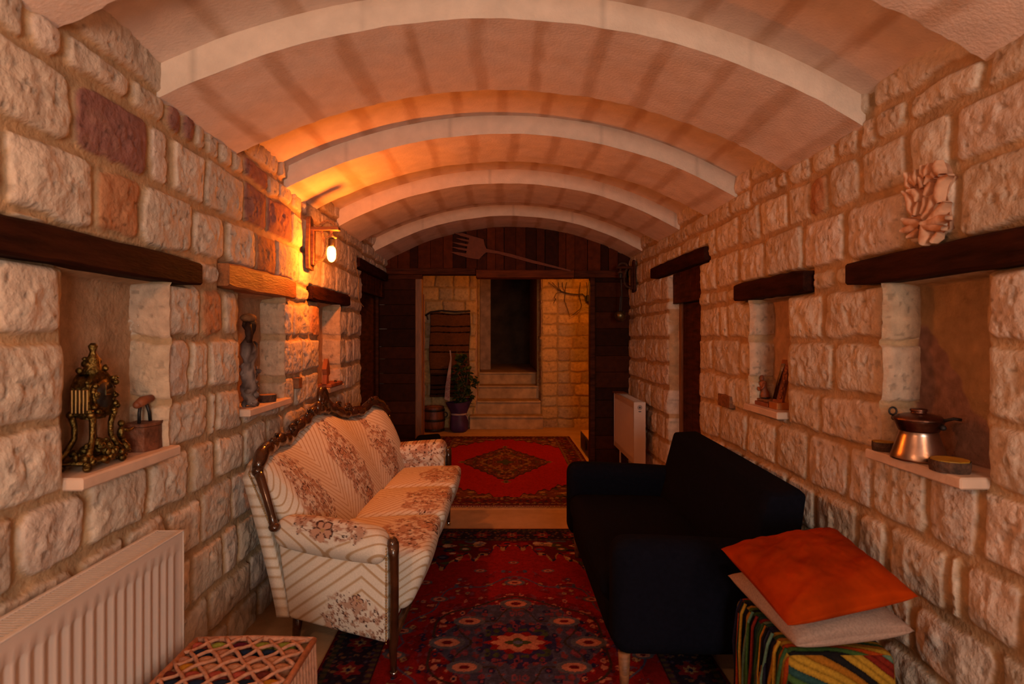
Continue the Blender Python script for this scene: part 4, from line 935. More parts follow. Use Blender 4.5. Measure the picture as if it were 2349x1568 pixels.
# ---------------------------------------------------------------- woven stool at the lower left
W_ = thing('woven_stool', 'low stool woven in tan cord over multicolour felt, beside the left radiator', 'stool', (-.79, 1.5, 0))
m = MB(); m.box((-.955, 1.19, .014), (-.645, 1.80, .37), .02); m.build('frame', M_brownw, W_)
PC = [(.02,.018,.04), (.40,.20,.12), (.33,.07,.05), (.36,.16,.10), (.09,.012,.03), (.04,.022,.02), (.42,.19,.02), (.22,.26,.05), (.30,.12,.09), (.012,.02,.045), (.42,.20,.03), (.10,.02,.015)]
m = MB(); R_ = random.Random(12); m.box((-.962, 1.19, .35), (-.622, 1.815, .398), .02, col=(.30,.15,.09))
ny_, nx_ = 16, 6
for j in range(ny_):
    cidx = R_.choice(PC); c2 = R_.choice(PC)
    for i in range(nx_):
        x = -.970+.07*(i+.5*(j % 2)); y = 1.805-j*.039
        if x > -.62: continue
        cc = cidx if R_.random() < .65 else (c2 if R_.random() < .6 else R_.choice(PC))
        m.ball((x, y, .400), (.036, .0225, .019), 10, 6, col=cc)
m.build('felt_padding', M_attr, W_, True)
m = MB()
def wrap(x, y): return Vector((x, y, .398))
for s_ in (1, -1):
    for k in range(-9, 16):
        q = []
        for j in range(0, 41):
            y = 1.835-j*.0165; x = -.970+.035*0+.07*k+s_*(1.805-y)*.07/.078+.035
            if -.985 <= x <= -.606 and y >= 1.17: q.append(Vector((x, y, .417+.004*math.sin(j*1.3+k))))
        if len(q) > 1: m.tube(q, .0058, 6)
for P in ([(-.606, 1.835, .413), (-.606, 1.5, .417), (-.606, 1.17, .413)], [(-.985, 1.835, .413), (-.8, 1.838, .417), (-.606, 1.835, .413)], [(-.985, 1.17, .41), (-.985, 1.835, .413)]): m.tube(P, .010, 7)
for j in range(26):
    y = 1.825-j*.025; m.tube([(-.603, y, .41), (-.600, y+.004, .30), (-.603, y-.003, .05)], .0065, 6)
m.build('cord_lattice', mat('tan_cord', (.42,.19,.11), .9, scale=60, var=.3, bump=.3), W_, True)
m = MB()
for j in range(16): m.box((-.632, 1.20+j*.038, .05), (-.612, 1.225+j*.038, .36), .006, col=R_.choice([(.14,.015,.012), (.30,.10,.06), (.03,.02,.03), (.2,.03,.02)]))
for j in range(9): m.box((-.96+j*.038, 1.805, .05), (-.935+j*.038, 1.822, .36), .006, col=R_.choice([(.14,.015,.012), (.30,.10,.06), (.03,.02,.03), (.2,.03,.02)]))
m.build('felt_strips', M_attr, W_)
# ---------------------------------------------------------------- things in the left niches
R_ = random.Random(21)
def lumps(m, f, n, r0, r1, seed=0):
    q = random.Random(seed)
    for k in range(n):
        c = f(q); m.ball(c, (q.uniform(r0, r1), q.uniform(r0, r1), q.uniform(r0, r1)), 8, 5)
cx, cy, cz = -1.225, 1.70, SL1
t = thing('mantel_clock', 'ornate aged brass mantel clock standing in the nearest left niche', 'clock', (cx, cy, cz))
m = MB()
m.box((cx-.045, cy-.085, cz+.018), (cx+.045, cy+.085, cz+.034), .006)
for sx in (-1, 1):
    for sy in (-1, 1): m.ball((cx+sx*.038, cy+sy*.075, cz+.011), (.013, .013, .011), 9, 6)
lumps(m, lambda q: (cx+q.choice([-.045, .045]), cy+q.uniform(-.085, .085), cz+q.uniform(.02, .045)), 26, .007, .013, 1)
lumps(m, lambda q: (cx+q.uniform(-.045, .045), cy+q.choice([-.085, .085]), cz+q.uniform(.02, .05)), 16, .007, .013, 2)
m.build('base', M_brass, t, True)
for sx in (-1, 1):
    for sy in (-1, 1):
        m = MB(); m.tube([(cx+sx*.040, cy+sy*.082, cz+.032), (cx+sx*.034, cy+sy*.060, cz+.055), (cx+sx*.026, cy+sy*.040, cz+.09), (cx+sx*.027, cy+sy*.038, cz+.125), (cx+sx*.030, cy+sy*.046, cz+.155)], [.010, .009, .008, .008, .010], 8)
        m.ball((cx+sx*.042, cy+sy*.088, cz+.042), .012, 8, 6); m.ball((cx+sx*.030, cy+sy*.05, cz+.16), .011, 8, 6); m.build('leg', M_brass, t, True)
m = MB(); m.box((cx-.033, cy-.040, cz+.15), (cx+.033, cy+.040, cz+.158), .003); m.lathe([(.03, 0), (.033, .012), (.033, .018)], (cx, cy, cz+.145), 18, sx=1, sy=1.2)
# body: arched case
case = [(cy-.046, cz+.158), (cy+.046, cz+.158), (cy+.055, cz+.20), (cy+.052, cz+.24), (cy+.036, cz+.268), (cy+.016, cz+.285), (cy-.016, cz+.285), (cy-.036, cz+.268), (cy-.052, cz+.24), (cy-.055, cz+.20)]
m.prism(case, cx-.030, cx+.030, 'x'); m2 = m
m = MB()
for k in range(5): m.box((cx-.026+k*.011, cy-.059, cz+.165), (cx-.018+k*.011, cy-.050, cz+.235), .002)
m.build('side_grille', M_nail, t)
m = MB(); m.lathe([(.044, 0), (.046, .004), (.040, .007)], (cx+.030, cy, cz+.215), 24, Matrix.Rotation(PI/2, 3, 'Y')); d_ = m.build('bezel', M_brass, t, True)
MB().lathe([(.038, .0), (.038, .0085)], (cx+.030, cy, cz+.215), 24, Matrix.Rotation(PI/2, 3, 'Y')).build('dial', M_tv, d_, True)
m = MB(); m.box((cx+.039, cy-.0015, cz+.215), (cx+.0405, cy+.0015, cz+.243)); m.box((cx+.039, cy, cz+.2135), (cx+.0405, cy+.02, cz+.2165)); m.build('hands', M_nail, d_)
m = MB(); m.lathe([(.034, .0), (.026, .014), (.018, .03), (.019, .042), (.012, .055), (.008, .066), (.011, .075), (.013, .083), (.006, .092)], (cx, cy, cz+.278), 16)
lumps(m, lambda q: (cx+q.uniform(-.022, .022), cy+q.uniform(-.03, .03), cz+q.uniform(.28, .325)), 18, .006, .011, 5); m.build('finial', M_brass, t, True)
lumps(m2, lambda q: (cx+q.uniform(.02, .042), cy+q.choice([-1, 1])*q.uniform(.035, .058), cz+q.uniform(.155, .27)), 26, .006, .011, 6)
lumps(m2, lambda q: (cx+q.uniform(-.02, .04), cy+q.uniform(-.03, .03), cz+q.uniform(.04, .075)), 18, .009, .016, 7); m2.tube([(cx, cy, cz+.05), (cx, cy, cz+.16)], .010, 8); m2.build('case', M_brass, t)
m = MB(); px_, py_ = cx+.01, cy+.112
m.box((px_-.02, py_-.03, cz+.018), (px_+.02, py_+.022, cz+.03), .004); lumps(m, lambda q: (px_+q.uniform(-.015, .015), py_+q.uniform(-.02, .02), cz+q.uniform(.03, .06)), 14, .009, .014, 8)
m.ball((px_, py_-.002, cz+.082), (.011, .012, .022), 9, 7); m.ball((px_, py_, cz+.112), .011, 9, 7); m.tube([(px_, py_, cz+.095), (px_+.01, py_+.02, cz+.085), (px_+.01, py_+.04, cz+.09)], .005, 6)
for q in (-.015, .015): m.ball((px_, py_+q, cz+.010), (.010, .010, .010), 7, 5)
m.build('figure', M_brass, t, True)
# charcoal iron
ix, iy, iz = -1.235, 1.955, SL1
t = thing('charcoal_iron', 'old rusty charcoal iron with wooden grip beside the brass clock', 'iron', (ix, iy, iz))
def wedge(z0, z1, k=1.0, dk=0): return [(ix-.042*k, iy-.06*k), (ix+.035*k, iy-.05*k), (ix+.05*k, iy+.0), (ix+.035*k, iy+.06*k), (ix-.0, iy+.09*k), (ix-.042*k, iy+.05*k)]
MB().prism(wedge(0, 0), iz, iz+.082, 'z').build('body', M_iron, t)
MB().prism(wedge(0, 0, 1.04), iz+.084, iz+.094, 'z').build('lid', M_iron, t)
m = MB()
m.tube([(ix+.005, iy-.03, iz+.094), (ix+.005, iy-.03, iz+.13), (ix+.005, iy-.022, iz+.16)], .006, 6); m.build('handle_post', M_irond, t, True)
m = MB(); m.tube([(ix+.005, iy+.03, iz+.094), (ix+.005, iy+.025, iz+.125), (ix+.005, iy+.01, iz+.155)], .006, 6); m.build('handle_post', M_irond, t, True)
m = MB(); m.tube([(ix+.005, iy-.042, iz+.158), (ix+.005, iy-.01, iz+.168), (ix+.005, iy+.032, iz+.172)], [.013, .017, .013], 10); m.ball((ix+.005, iy-.042, iz+.158), .013, 8, 6); m.ball((ix+.005, iy+.032, iz+.172), .013, 8, 6); m.build('grip', M_redw, t, True)
# driftwood figure
dx, dy, dz = -1.215, 2.735, SL2
m = MB(); rr = [.022, .030, .026, .034, .040, .032, .036, .034, .030, .026, .030, .036, .040, .034, .020, .016, .024, .032, .030, .016]
q = random.Random(2); pts = [(dx+q.uniform(-.006, .006), dy-.012+.006*math.sin(k*.8)+(.0 if k < 14 else .004), dz+.008+k*.0225) for k in range(20)]
m.tube(pts, rr, 14, True, (1, .8), col=(.17,.13,.115))
n0_ = len(m.v)
lumps(m, lambda g: (dx+g.uniform(-.03, .03), dy+g.uniform(-.035, .025), dz+g.uniform(.01, .2)), 30, .010, .020, 11)
m.tube([(dx, dy+.012, dz+.19), (dx+.01, dy+.035, dz+.24), (dx+.01, dy+.042, dz+.30), (dx+.005, dy+.03, dz+.31)], [.012, .014, .014, .008], 8)
m.tube([(dx, dy+.03, dz+.12), (dx+.01, dy+.055, dz+.155), (dx+.01, dy+.06, dz+.19)], [.010, .011, .007], 8)
m.tube([(dx+.01, dy-.02, dz+.02), (dx+.03, dy+.0, dz+.006)], [.014, .006], 7); m.ball((dx, dy-.012, dz+.425), (.034, .040, .024), 12, 8); m.tube([(dx+.01, dy-.03, dz+.40), (dx+.015, dy-.045, dz+.36), (dx+.01, dy-.03, dz+.31)], [.014, .018, .012], 8)
Vd = np.array([tuple(v) for v in m.v]); zz_ = Vd[:, 2]-dz; nz_ = fbm(Vd[:, 1]*3+Vd[:, 0], Vd[:, 2], 14, 3, 6)
cd = mixc(np.array((.24,.18,.155))*np.ones((len(Vd), 3)), np.array((.035,.015,.010)), np.clip(sm(.24, .33, zz_)+sm(.5, .62, nz_)*.8, 0, 1)); cd = mixc(cd, np.array((.26,.12,.05)), sm(.405, .42, zz_)*.8); m.c = [tuple(q_) for q_ in cd]
Vd += np.stack([(fbm(Vd[:, 1], Vd[:, 2], 60, 2, 3)-.5)*.012, (fbm(Vd[:, 0], Vd[:, 2], 45, 3, 4)-.5)*.016, 0*zz_], -1); m.v = [tuple(q_) for q_ in Vd]
o = m.build('driftwood_figure', M_attrw, None, True); setp(o, 'tall weathered driftwood figure standing in the second left niche', 'sculpture')
def wslice(x, y, z, r, h, label, top, group=None):
    t = thing('wood_slice', label, 'ornament', (x, y, z), group); n = 28; g = random.Random(int(x*1000+y*77)); prof = [r*(1+g.uniform(-.04, .04)) for _ in range(n)]
    V = [(x+math.cos(2*PI*k/n)*prof[k]*q_, y+math.sin(2*PI*k/n)*prof[k]*q_, zz) for zz, q_ in ((z, .97), (z+h*.5, 1.02), (z+h*.97, 1)) for k in range(n)]
    Fc = [(i*n+k, i*n+(k+1) % n, (i+1)*n+(k+1) % n, (i+1)*n+k) for i in range(2) for k in range(n)]+[tuple(range(n))[::-1]]
    MB().add(V, Fc).build('bark', M_bark, t)
    V = [(x+math.cos(2*PI*k/n)*prof[k]*.94, y+math.sin(2*PI*k/n)*prof[k]*.94, zz) for zz in (z+h*.9, z+h*1.02) for k in range(n)]
    MB().add(V, [(k, (k+1) % n, n+(k+1) % n, n+k) for k in range(n)]+[tuple(n+k for k in range(n))]).build('cut_face', top, t); return t
wslice(-1.215, 2.94, SL2, .045, .036, 'bark-edged wood slice beside the driftwood figure', M_slice)
# small wooden stand in the third niche
t = thing('wooden_stand', 'small carved wooden stand with flat base in the third left niche', 'stand', (-1.21, 4.0, SL3))
MB().box((-1.27, 3.90, SL3), (-1.17, 4.19, SL3+.028), .006).build('base', M_redw, t)
m = MB(); m.prism([(3.885, SL3+.028), (3.945, SL3+.028), (3.94, SL3+.08), (3.975, SL3+.095), (3.965, SL3+.14), (3.95, SL3+.17), (3.935, SL3+.20), (3.925, SL3+.20), (3.91, SL3+.17), (3.885, SL3+.13), (3.90, SL3+.09)], -1.23, -1.20, 'x'); m.build('upright', M_redw, t)
m = MB(); m.lathe([(.010, 0), (.012, .004), (.006, .010)], (-1.20, 4.10, SL3+.028), 12); m.build('knob', M_irond, t, True)

# ---------------------------------------------------------------- right niches
cx, cy, cz = 1.425, 1.935, SR2
t = thing('copper_pot', 'lidded tinned copper pot with ring handles in the nearest right niche', 'pot', (cx, cy, cz))
m = MB(); m.lathe([(.070, 0), (.083, .003), (.084, .010), (.076, .030), (.066, .060), (.058, .085), (.055, .098), (.058, .104)], (cx, cy, cz), 40); m.build('body', M_copper, t, True)
m = MB(); m.lathe([(.056, .098), (.060, .104), (.066, .120), (.071, .132), (.073, .136)], (cx, cy, cz), 40); m.build('collar', M_copperd, t, True)
m = MB(); m.lathe([(.074, .134), (.075, .140), (.066, .148), (.045, .155), (.024, .158), (.022, .163), (.026, .168), (.024, .174), (.006, .176)], (cx, cy, cz), 36); m.build('lid', M_copperd, t, True)
def ring(m, c, R0, r, ax='y', n=16):
    q = [Vector(c)+(Vector((math.cos(2*PI*k/n)*R0, 0, math.sin(2*PI*k/n)*R0)) if ax == 'y' else Vector((0, math.cos(2*PI*k/n)*R0, math.sin(2*PI*k/n)*R0))) for k in range(n+1)]; m.tube(q, r, 6, False)
m = MB(); m.ball((cx-.045, cy+.055, cz+.135), .010, 8, 6); ring(m, (cx-.048, cy+.058, cz+.158), .013, .0035, 'y'); m.build('ring_handle', M_irond, t, True)
m = MB(); m.ball((cx+.035, cy-.062, cz+.118), .010, 8, 6); m.tube([(cx+.04, cy-.055, cz+.14), (cx+.06, cy-.075, cz+.15), (cx+.075, cy-.09, cz+.148)], .005, 6); m.build('ring_handle', M_irond, t, True)
wslice(1.405, 2.085, SR2, .036, .034, 'small yellow-topped wood slice left of the copper pot', M_yellow)
wslice(1.405, 1.775, SR2, .054, .036, 'large yellow-topped wood slice right of the copper pot', M_yellow)
# mirror, box, figurine, trays in the other niche
z0 = SR1
t = thing('carved_mirror', 'small mirror in a carved wooden frame leaning in the right niche', 'mirror', (1.47, 2.98, z0+.03))
Rm = Matrix.Rotation(.25, 3, 'X')@Matrix.Rotation(-.35, 3, 'Z')
m = MB()
m.hexa([(1.445, 3.02, z0+.035), (1.46, 2.95, z0+.035), (1.475, 2.955, z0+.035), (1.46, 3.03, z0+.035), (1.465, 2.955, z0+.26), (1.478, 2.90, z0+.26), (1.495, 2.905, z0+.26), (1.48, 2.965, z0+.26)]); m.build('frame', M_redw, t)
m = MB(); m.hexa([(1.443, 3.015, z0+.05), (1.449, 2.985, z0+.05), (1.455, 2.99, z0+.05), (1.45, 3.018, z0+.05), (1.461, 2.955, z0+.24), (1.467, 2.93, z0+.24), (1.473, 2.935, z0+.24), (1.468, 2.957, z0+.24)]); m.build('glass', M_mirror, t)
m = MB(); g = random.Random(4)
for k in range(16): q = g.random(); m.ball((1.452+q*.018+.003, 2.965-q*.048+g.uniform(-.012, .008), z0+.05+q*.19), (.007, .009, .010), 7, 5)
m.build('carving', M_redw, t, True)
o = MB().box((1.425, 2.93, z0), (1.49, 3.02, z0+.036), .003).build('wooden_box', mat('orange_wood', (.40,.13,.03), .4, scale=12, var=.3, bump=.1)); setp(o, 'small orange-brown wooden box at the foot of the leaning mirror', 'box')
o = MB().box((1.425, 3.035, z0), (1.515, 3.27, z0+.022), .003).build('book', M_redw); setp(o, 'dark red-brown book lying lowest in the right niche', 'book')
o = MB().box((1.435, 3.06, z0+.0225), (1.515, 3.25, z0+.036), .003).build('book', M_brownw); setp(o, 'thin brown book on top of the lower book in the right niche', 'book')
t = thing('figurine', 'small brown carved figurine standing on the books in the right niche', 'figurine', (1.47, 3.16, z0+.0365)); zz = z0+.0365
m = MB(); m.tube([(1.47, 3.155, zz+.004), (1.47, 3.158, zz+.03), (1.468, 3.165, zz+.055), (1.466, 3.17, zz+.075), (1.465, 3.174, zz+.088), (1.464, 3.177, zz+.096)], [.027, .022, .014, .020, .019, .007], 10, True, (1, .8))
m.ball((1.463, 3.180, zz+.108), (.011, .012, .014), 10, 8); m.ball((1.465, 3.184, zz+.119), (.010, .011, .007), 8, 6)
m.tube([(1.463, 3.150, zz+.083), (1.452, 3.140, zz+.060), (1.444, 3.155, zz+.050)], [.007, .006, .005], 7); m.tube([(1.463, 3.196, zz+.083), (1.452, 3.203, zz+.060), (1.444, 3.180, zz+.052)], [.007, .006, .005], 7)
m.box((1.436, 3.152, zz+.040), (1.446, 3.182, zz+.062), .003); m.build('body', M_redw, t, True)
m = MB(); m.lathe([(.022, 0), (.022, .006), (.016, .010)], (1.47, 3.155, zz), 14); m.build('base', M_irond, t, True)

# ---------------------------------------------------------------- carved leaf relief on the right wall
def rw(cx_, cy_, lift=0):
    x = 2040+cx_/6.53; y = 340+cy_/6.53; Y = YR(x); return Vector((XR(Y)+.004-lift, Y, H+(CY-y)*Y/F))
t_ = MB()
def blade(pts, ws, lift=.012):
    P = [rw(a, b, lift) for a, b in pts]; n = len(P); V = []; k = 7
    for i, p in enumerate(P):
        d = (P[min(i+1, n-1)]-P[max(i-1, 0)]); d.x = 0; d.normalize(); s = Vector((0, -d.z, d.y)); w2 = ws[i]*.00030
        for j in range(k):
            a = PI*j/(k-1); V.append(p+s*math.cos(a)*w2+Vector((-1, 0, 0))*(math.sin(a)*w2*1.0+.006 if 0 < j < k-1 else -.012))
    t_.add(V, [(i*k+j, i*k+j+1, (i+1)*k+j+1, (i+1)*k+j) for i in range(n-1) for j in range(k-1)]+[tuple(range(k)), tuple((n-1)*k+j for j in range(k))[::-1]])
for pts, ws in [
    ([(780, 180), (770, 260), (800, 340), (830, 400)], [20, 45, 45, 25]),
    ([(960, 400), (870, 470), (820, 600), (800, 720), (810, 820)], [15, 50, 52, 50, 25]),
    ([(910, 800), (860, 900), (760, 1000), (640, 1090)], [25, 55, 50, 25]), ([(930, 1040), (840, 1060), (700, 1110), (560, 1130)], [25, 55, 50, 30]),
    ([(870, 1200), (760, 1190), (640, 1170), (540, 1120)], [25, 45, 40, 25]), ([(560, 1130), (580, 1240), (620, 1330), (560, 1430)], [25, 45, 75, 40]), ([(700, 1400), (780, 1320), (800, 1260)], [25, 40, 20]),
    ([(250, 1060), (330, 1110), (450, 1110), (530, 1140)], [20, 45, 40, 25]), ([(230, 1235), (320, 1220), (420, 1190), (500, 1150)], [20, 45, 45, 20]), ([(330, 1330), (430, 1290), (510, 1200)], [20, 40, 20]),
    ([(250, 650), (330, 700), (370, 800), (370, 920), (420, 1010)], [15, 35, 42, 35, 20]), ([(330, 640), (430, 650), (490, 710), (460, 800)], [20, 45, 45, 20]), ([(500, 800), (470, 900), (440, 1000)], [20, 35, 20]),
    ([(590, 740), (600, 850), (540, 980)], [20, 35, 20]), ([(700, 700), (700, 820), (660, 940), (560, 1040)], [20, 38, 38, 20]),
    ([(290, 380), (340, 450), (330, 560), (380, 610)], [20, 35, 30, 15]), ([(370, 400), (400, 480), (470, 560)], [15, 35, 20]), ([(450, 320), (450, 430), (470, 540)], [15, 38, 20]), ([(530, 260), (550, 380), (590, 440)], [15, 30, 15]), ([(650, 220), (630, 330), (600, 420)], [15, 38, 20]),
    ([(560, 600), (540, 500), (500, 430)], [30, 32, 15]), ([(740, 420), (660, 430), (600, 540)], [15, 38, 20]), ([(700, 360), (720, 400), (750, 440)], [15, 30, 15]), ([(690, 500), (660, 600), (600, 700)], [20, 45, 25])]:
    blade(pts, ws)
t_.add([rw(a_, b_, .003) for a_, b_ in [(300, 400), (460, 300), (640, 260), (780, 200), (860, 400), (930, 420), (860, 700), (900, 880), (900, 1200), (760, 1300), (620, 1400), (520, 1350), (260, 1250), (300, 1080), (340, 900), (280, 660)]]+[rw(a_, b_, -.03) for a_, b_ in [(300, 400), (460, 300), (640, 260), (780, 200), (860, 400), (930, 420), (860, 700), (900, 880), (900, 1200), (760, 1300), (620, 1400), (520, 1350), (260, 1250), (300, 1080), (340, 900), (280, 660)]], [tuple(range(16))]+[(i_, (i_+1) % 16, 16+(i_+1) % 16, 16+i_) for i_ in range(16)])
o = t_.build('leaf_relief', M_relief, None, True); setp(o, 'carved acanthus leaf relief on the right wall above the copper pot', 'carving')

# ---------------------------------------------------------------- room behind the partition
# kilim hung from a rod
t = thing('hanging_kilim', 'brown striped woven kilim hanging on the back wall left of the stairs', 'rug', (-.77, 8.5, .48))
nx_, nz_ = 60, 160; a, b = np.meshgrid(np.linspace(0, 1, nx_), np.linspace(0, 1, nz_), indexing='ij')
sag = .02*np.sin(a*PI*2+.5)+.01*np.sin(a*9)
X = lerp(-1.075, -.475, a)+.010*np.sin(b*9); Z_ = lerp(.47, 1.73, b)+sag*.6*b; Yk = 8.515-.012*np.sin(a*14)*(1.1-b)
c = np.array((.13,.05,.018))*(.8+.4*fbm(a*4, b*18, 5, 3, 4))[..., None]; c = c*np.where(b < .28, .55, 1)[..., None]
zz = b+sag*.25
for k in (.985, .84, .77, .615, .535, .33, .26, .145, .095, .04): c = np.where((np.abs(zz-k) < .0075)[..., None], np.array((.012,.006,.005)), c)
c = np.where(((a > .985) | (a < .012))[..., None], np.array((.02,.01,.008)), c)
V1 = np.stack([X, Yk, Z_], -1).reshape(-1, 3); V2 = V1+np.array((0, .008, 0)); g = grid_faces(nx_, nz_)
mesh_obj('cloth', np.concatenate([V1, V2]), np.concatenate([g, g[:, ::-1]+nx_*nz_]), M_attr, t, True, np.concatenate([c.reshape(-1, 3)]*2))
m = MB(); m.tube([(-1.14, 8.50, 1.69), (-1.06, 8.50, 1.745), (-.90, 8.50, 1.765), (-.7, 8.50, 1.75), (-.465, 8.50, 1.76)], .013, 8); m.tube([(-1.12, 8.50, 1.71), (-1.10, 8.50, 1.63)], .008, 6); m.build('rod', M_irond, t, True)
# barrel
t = thing('wooden_barrel', 'squat wooden barrel with dark hoops on the floor left of the plant', 'barrel', (-.985, 8.27, 0))
m = MB(); m.lathe([(.145, 0), (.160, .10), (.162, .20), (.152, .34), (.150, .36), (.138, .36), (.138, .30)], (-.985, 8.27, 0), 28); m.build('staves', M_barrel, t, True)
for z, r in ((.03, .154), (.17, .166), (.31, .158)): MB().lathe([(r, z-.016), (r+.003, z-.012), (r+.003, z+.012), (r, z+.016)], (-.985, 8.27, 0), 28).build('hoop', M_irond, t, True)
MB().lathe([(.13, .335), (.13, .35)], (-.985, 8.27, 0), 24).build('lid', M_slice, t)
m = MB(); ring(m, (-.82, 8.27, .24), .035, .008, 'y'); m.build('handle', M_irond, t, True)
# plant in purple paper
px_, py_ = -.615, 8.22
t = thing('potted_plant', 'leafy green potted plant wrapped in purple paper beside the barrel', 'plant', (px_, py_, 0))
m = MB(); n = 30; V = []
prof = [(.10, 0), (.130, .03), (.138, .12), (.120, .22), (.108, .26), (.125, .31), (.15, .37), (.165, .43)]
for r, z in prof:
    for k in range(n):
        a = 2*PI*k/n; rr_ = r*(1+.06*math.sin(5*a+z*9))*(1 if z < .3 else 1+.28*math.sin(a*2+.3)*(z-.3)/.13*.6+.25*max(0, math.cos(a-.2))*(z-.3)/.13); V.append((px_+math.cos(a)*rr_, py_+math.sin(a)*rr_, z+(.05*max(0, math.cos(a-.5)) if z > .36 else 0)))
m.add(V, [(i*n+k, i*n+(k+1) % n, (i+1)*n+(k+1) % n, (i+1)*n+k) for i in range(len(prof)-1) for k in range(n)]+[tuple(range(n))[::-1]]); pw = m.build('paper_wrap', M_purple, t, True)
m = MB(); m.lathe([(.114, .245), (.118, .25), (.118, .268), (.114, .272)], (px_, py_, 0), 26); m.tube([(px_+.10, py_-.06, .255), (px_+.13, py_-.08, .22), (px_+.135, py_-.08, .185)], .007, 6); m.build('ribbon_tie', M_ribbon, pw, True)
m = MB(); m.lathe([(.08, .1), (.10, .36)], (px_, py_, 0), 14); m.build('soil', M_bark, t)
m = MB(); g = random.Random(8)
for k in range(5):
    q = [(px_+g.uniform(-.02, .04), py_, .34), (px_+g.uniform(-.05, .12), py_+g.uniform(-.05, .05), .65), (px_+g.uniform(-.08, .22), py_+g.uniform(-.08, .08), .75+g.uniform(.0, .35))]; m.tube(q, .005, 5)
m.tube([(px_-.01, py_, .34), (px_-.03, py_, 1.2)], .004, 5); m.build('stem', mat('stem', (.12,.09,.03), .7, bump=0), t)
m = MB(); L_ = []
for k in range(190):
    zc = g.uniform(.42, 1.12); wdt = .09+.13*math.sin(min(1, (zc-.38)/.8)*PI); c_ = Vector((px_+.04+g.uniform(-.9, 1.1)*wdt*(1 if zc < .9 else .5), py_+g.uniform(-.10, .05), zc)); L_.append(c_)
    Rr = Euler((g.uniform(-.9, .9), g.uniform(-.7, .9), g.uniform(0, 6.28))).to_matrix(); s = g.uniform(.035, .06)
    V = [c_+Rr @ Vector(p)*s for p in ((-1, 0, 0), (-.4, .55, .10), (.35, .5, .05), (1.1, 0, -.25), (.35, -.5, .05), (-.4, -.55, .10), (0, 0, -.05))]
    m.add(V, [(0, 1, 6), (1, 2, 6), (2, 3, 6), (3, 4, 6), (4, 5, 6), (5, 0, 6)])
setp(m.build('foliage', M_leaf, t), kind='stuff')
# ribbon banner
pA = at(1037, 838, 8.05); pB = at(1024, 921, 8.05)
t = thing('lettered_ribbon', 'white ribbon with red vertical lettering hanging beside the plant', 'banner', (pB.x, 8.05, pB.z))
m = MB(); q = [(at(1031, 803, 8.05), at(1034, 803, 8.05)), (at(1033, 822, 8.05), at(1036, 822, 8.05)), (at(1027.5, 850, 8.05), at(1034.5, 850, 8.05)), (at(1022, 885, 8.05), at(1032.5, 885, 8.05)), (at(1019.5, 915, 8.05), at(1031.5, 920, 8.05))]
V = []
for l, r in q: V += [l, r, l+Vector((0, .003, 0)), r+Vector((0, .003, 0))]
m.add(V, [(4*i+a_, 4*i+b_, 4*i+4+b_, 4*i+4+a_) for i in range(len(q)-1) for a_, b_ in ((0, 1), (1, 3), (3, 2), (2, 0))]+[(0, 1, 3, 2), tuple(4*(len(q)-1)+k for k in (0, 1, 3, 2))]); m.build('band', M_ribbon, t)
def text(body, size, loc, rot, mt, parent):
    cu = bpy.data.curves.new('lettering', 'FONT'); cu.body = body; cu.size = size; cu.align_x = 'LEFT'; cu.align_y = 'CENTER'; cu.extrude = .0008
    o = bpy.data.objects.new('lettering_curve', cu); C.objects.link(o); dg = bpy.context.evaluated_depsgraph_get(); dg.update()
    me = bpy.data.meshes.new_from_object(o.evaluated_get(dg)); C.objects.unlink(o); bpy.data.objects.remove(o)
    me.materials.clear(); me.materials.append(mt); me.transform(Euler(rot).to_matrix().to_4x4()); me.transform(Matrix.Translation(Vector(loc)-world_loc(parent)))
    o = bpy.data.objects.new('lettering', me); C.objects.link(o); o.parent = parent; return o
tilt = math.atan2((at(1028, 915, 8.05)-at(1033.5, 840, 8.05)).z, (at(1028, 915, 8.05)-at(1033.5, 840, 8.05)).x)
l1 = at(1032.2, 858, 8.046); l2 = at(1026.2, 866, 8.046)
text('YOLDAŞ ALTTOR', .043, l1, (PI/2, -tilt, 0), M_redtext, t)
text('ORTAN BEL. BŞK', .036, l2, (PI/2, -tilt, 0), M_redtext, t)
# slim timber frame leaning behind the left post
t = thing('timber_frame', 'tall narrow dark wooden frame leaning behind the left door post', 'frame', (-.90, 6.42, 0))
for x0, x1 in ((-.925, -.915), (-.885, -.873)): MB().box((x0, 6.41, .0), (x1, 6.44, 1.86), .003).build('upright', M_redw, t)
for z in (.35, .55, .8, 1.25, 1.45, 1.84): MB().box((-.915, 6.415, z), (-.885, 6.435, z+.02), .002).build('rung', M_redw, t)
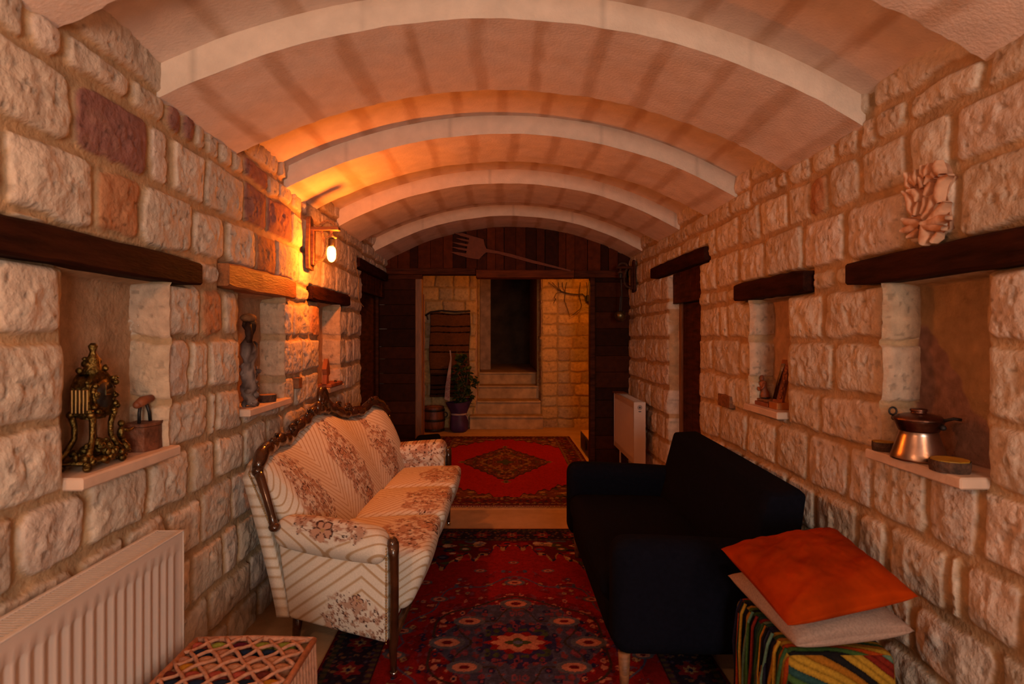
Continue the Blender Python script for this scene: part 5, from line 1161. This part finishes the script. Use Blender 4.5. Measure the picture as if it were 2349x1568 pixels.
# wires and junction box
def bw(x, y, d=.0): return at(x, y, 8.52-d)
wires = [[(1258, 647), (1272, 658), (1285, 668), (1300, 672)], [(1267, 647), (1275, 657), (1286, 667), (1298, 671)], [(1281, 647), (1282, 660), (1288, 668), (1300, 672)], [(1290, 647), (1291, 660), (1297, 671)], [(1300, 647), (1297, 660), (1295, 690), (1303, 712), (1307, 726), (1318, 719), (1331, 708), (1334, 699), (1328, 676), (1331, 647)],
         [(1345, 647), (1347, 662), (1346, 678)], [(1354, 647), (1352, 670), (1350, 680)], [(1275, 688), (1272, 682), (1276, 672), (1290, 670), (1300, 672)], [(1270, 695), (1275, 684)]]
wl_ = ['leftmost thin wire slanting down into the bundle right of the stairs', 'second thin wire from the left slanting into the wire bundle', 'third thin wire dropping from the ceiling into the bundle', 'fourth thin wire curving down into the wire bundle',
       'longest thin wire hanging in a big loop below the bundle', 'thin wire dropping straight into the black junction box', 'thin wire at the right edge beside the junction box', 'wire bending left from the bundle and hooking downwards', 'short dark wire end dangling left of the bundle']
for i, wv in enumerate(wires):
    o = MB().tube([bw(x, y, .004*i) for x, y in wv], .0045, 5).build('wire', M_wire); setp(o, wl_[i], 'wire', 'loose wires on the back room wall')
o = MB().tube([bw(x, y, .02) for x, y in [(1296, 671), (1310, 674), (1326, 675), (1336, 674), (1342, 680), (1343, 690), (1348, 694)]], .009, 6).build('wire_bundle', M_wire); setp(o, 'thick bundle of dark wires running into the black junction box', 'wire')
p = at(1345, 692, 8.45); o = MB().box((p.x, 8.42, p.z-.0), (p.x+.12, 8.52, p.z+.10), .006).build('junction_box', M_tv); setp(o, 'black electrical junction box high on the back room wall at right', 'electrical box')
# low dark speaker-like box and dark pouf
t = thing('low_cabinet', 'low black box with orange lamplight painted on top, on the floor behind the right door post', 'box', (1.10, 6.72, 0))
MB().box((.985, 6.36, .0), (1.22, 7.05, .205), .008).build('case', M_tv, t); MB().box((.985, 6.36, .205), (1.22, 7.05, .22), .003).build('top', M_lamplit, t)  # thin top sheet carries the lamplight as colour
MB().lathe([(.05, 0), (.06, .006)], (.984, 6.62, .11), 18, Matrix.Rotation(-PI/2, 3, 'Y')).build('dial', M_irond, t)
soft('pouf', K8([(-.86, 5.30, .016), (-.84, 5.32, .40), (-.86, 5.66, .016), (-.84, 5.64, .41), (-.60, 5.30, .016), (-.60, 5.32, .43), (-.60, 5.66, .016), (-.60, 5.64, .43)]), M_black, None, r=.04, n=16)
setp(bpy.data.objects['pouf'], 'dark padded pouf behind the far arm of the floral sofa', 'pouf')
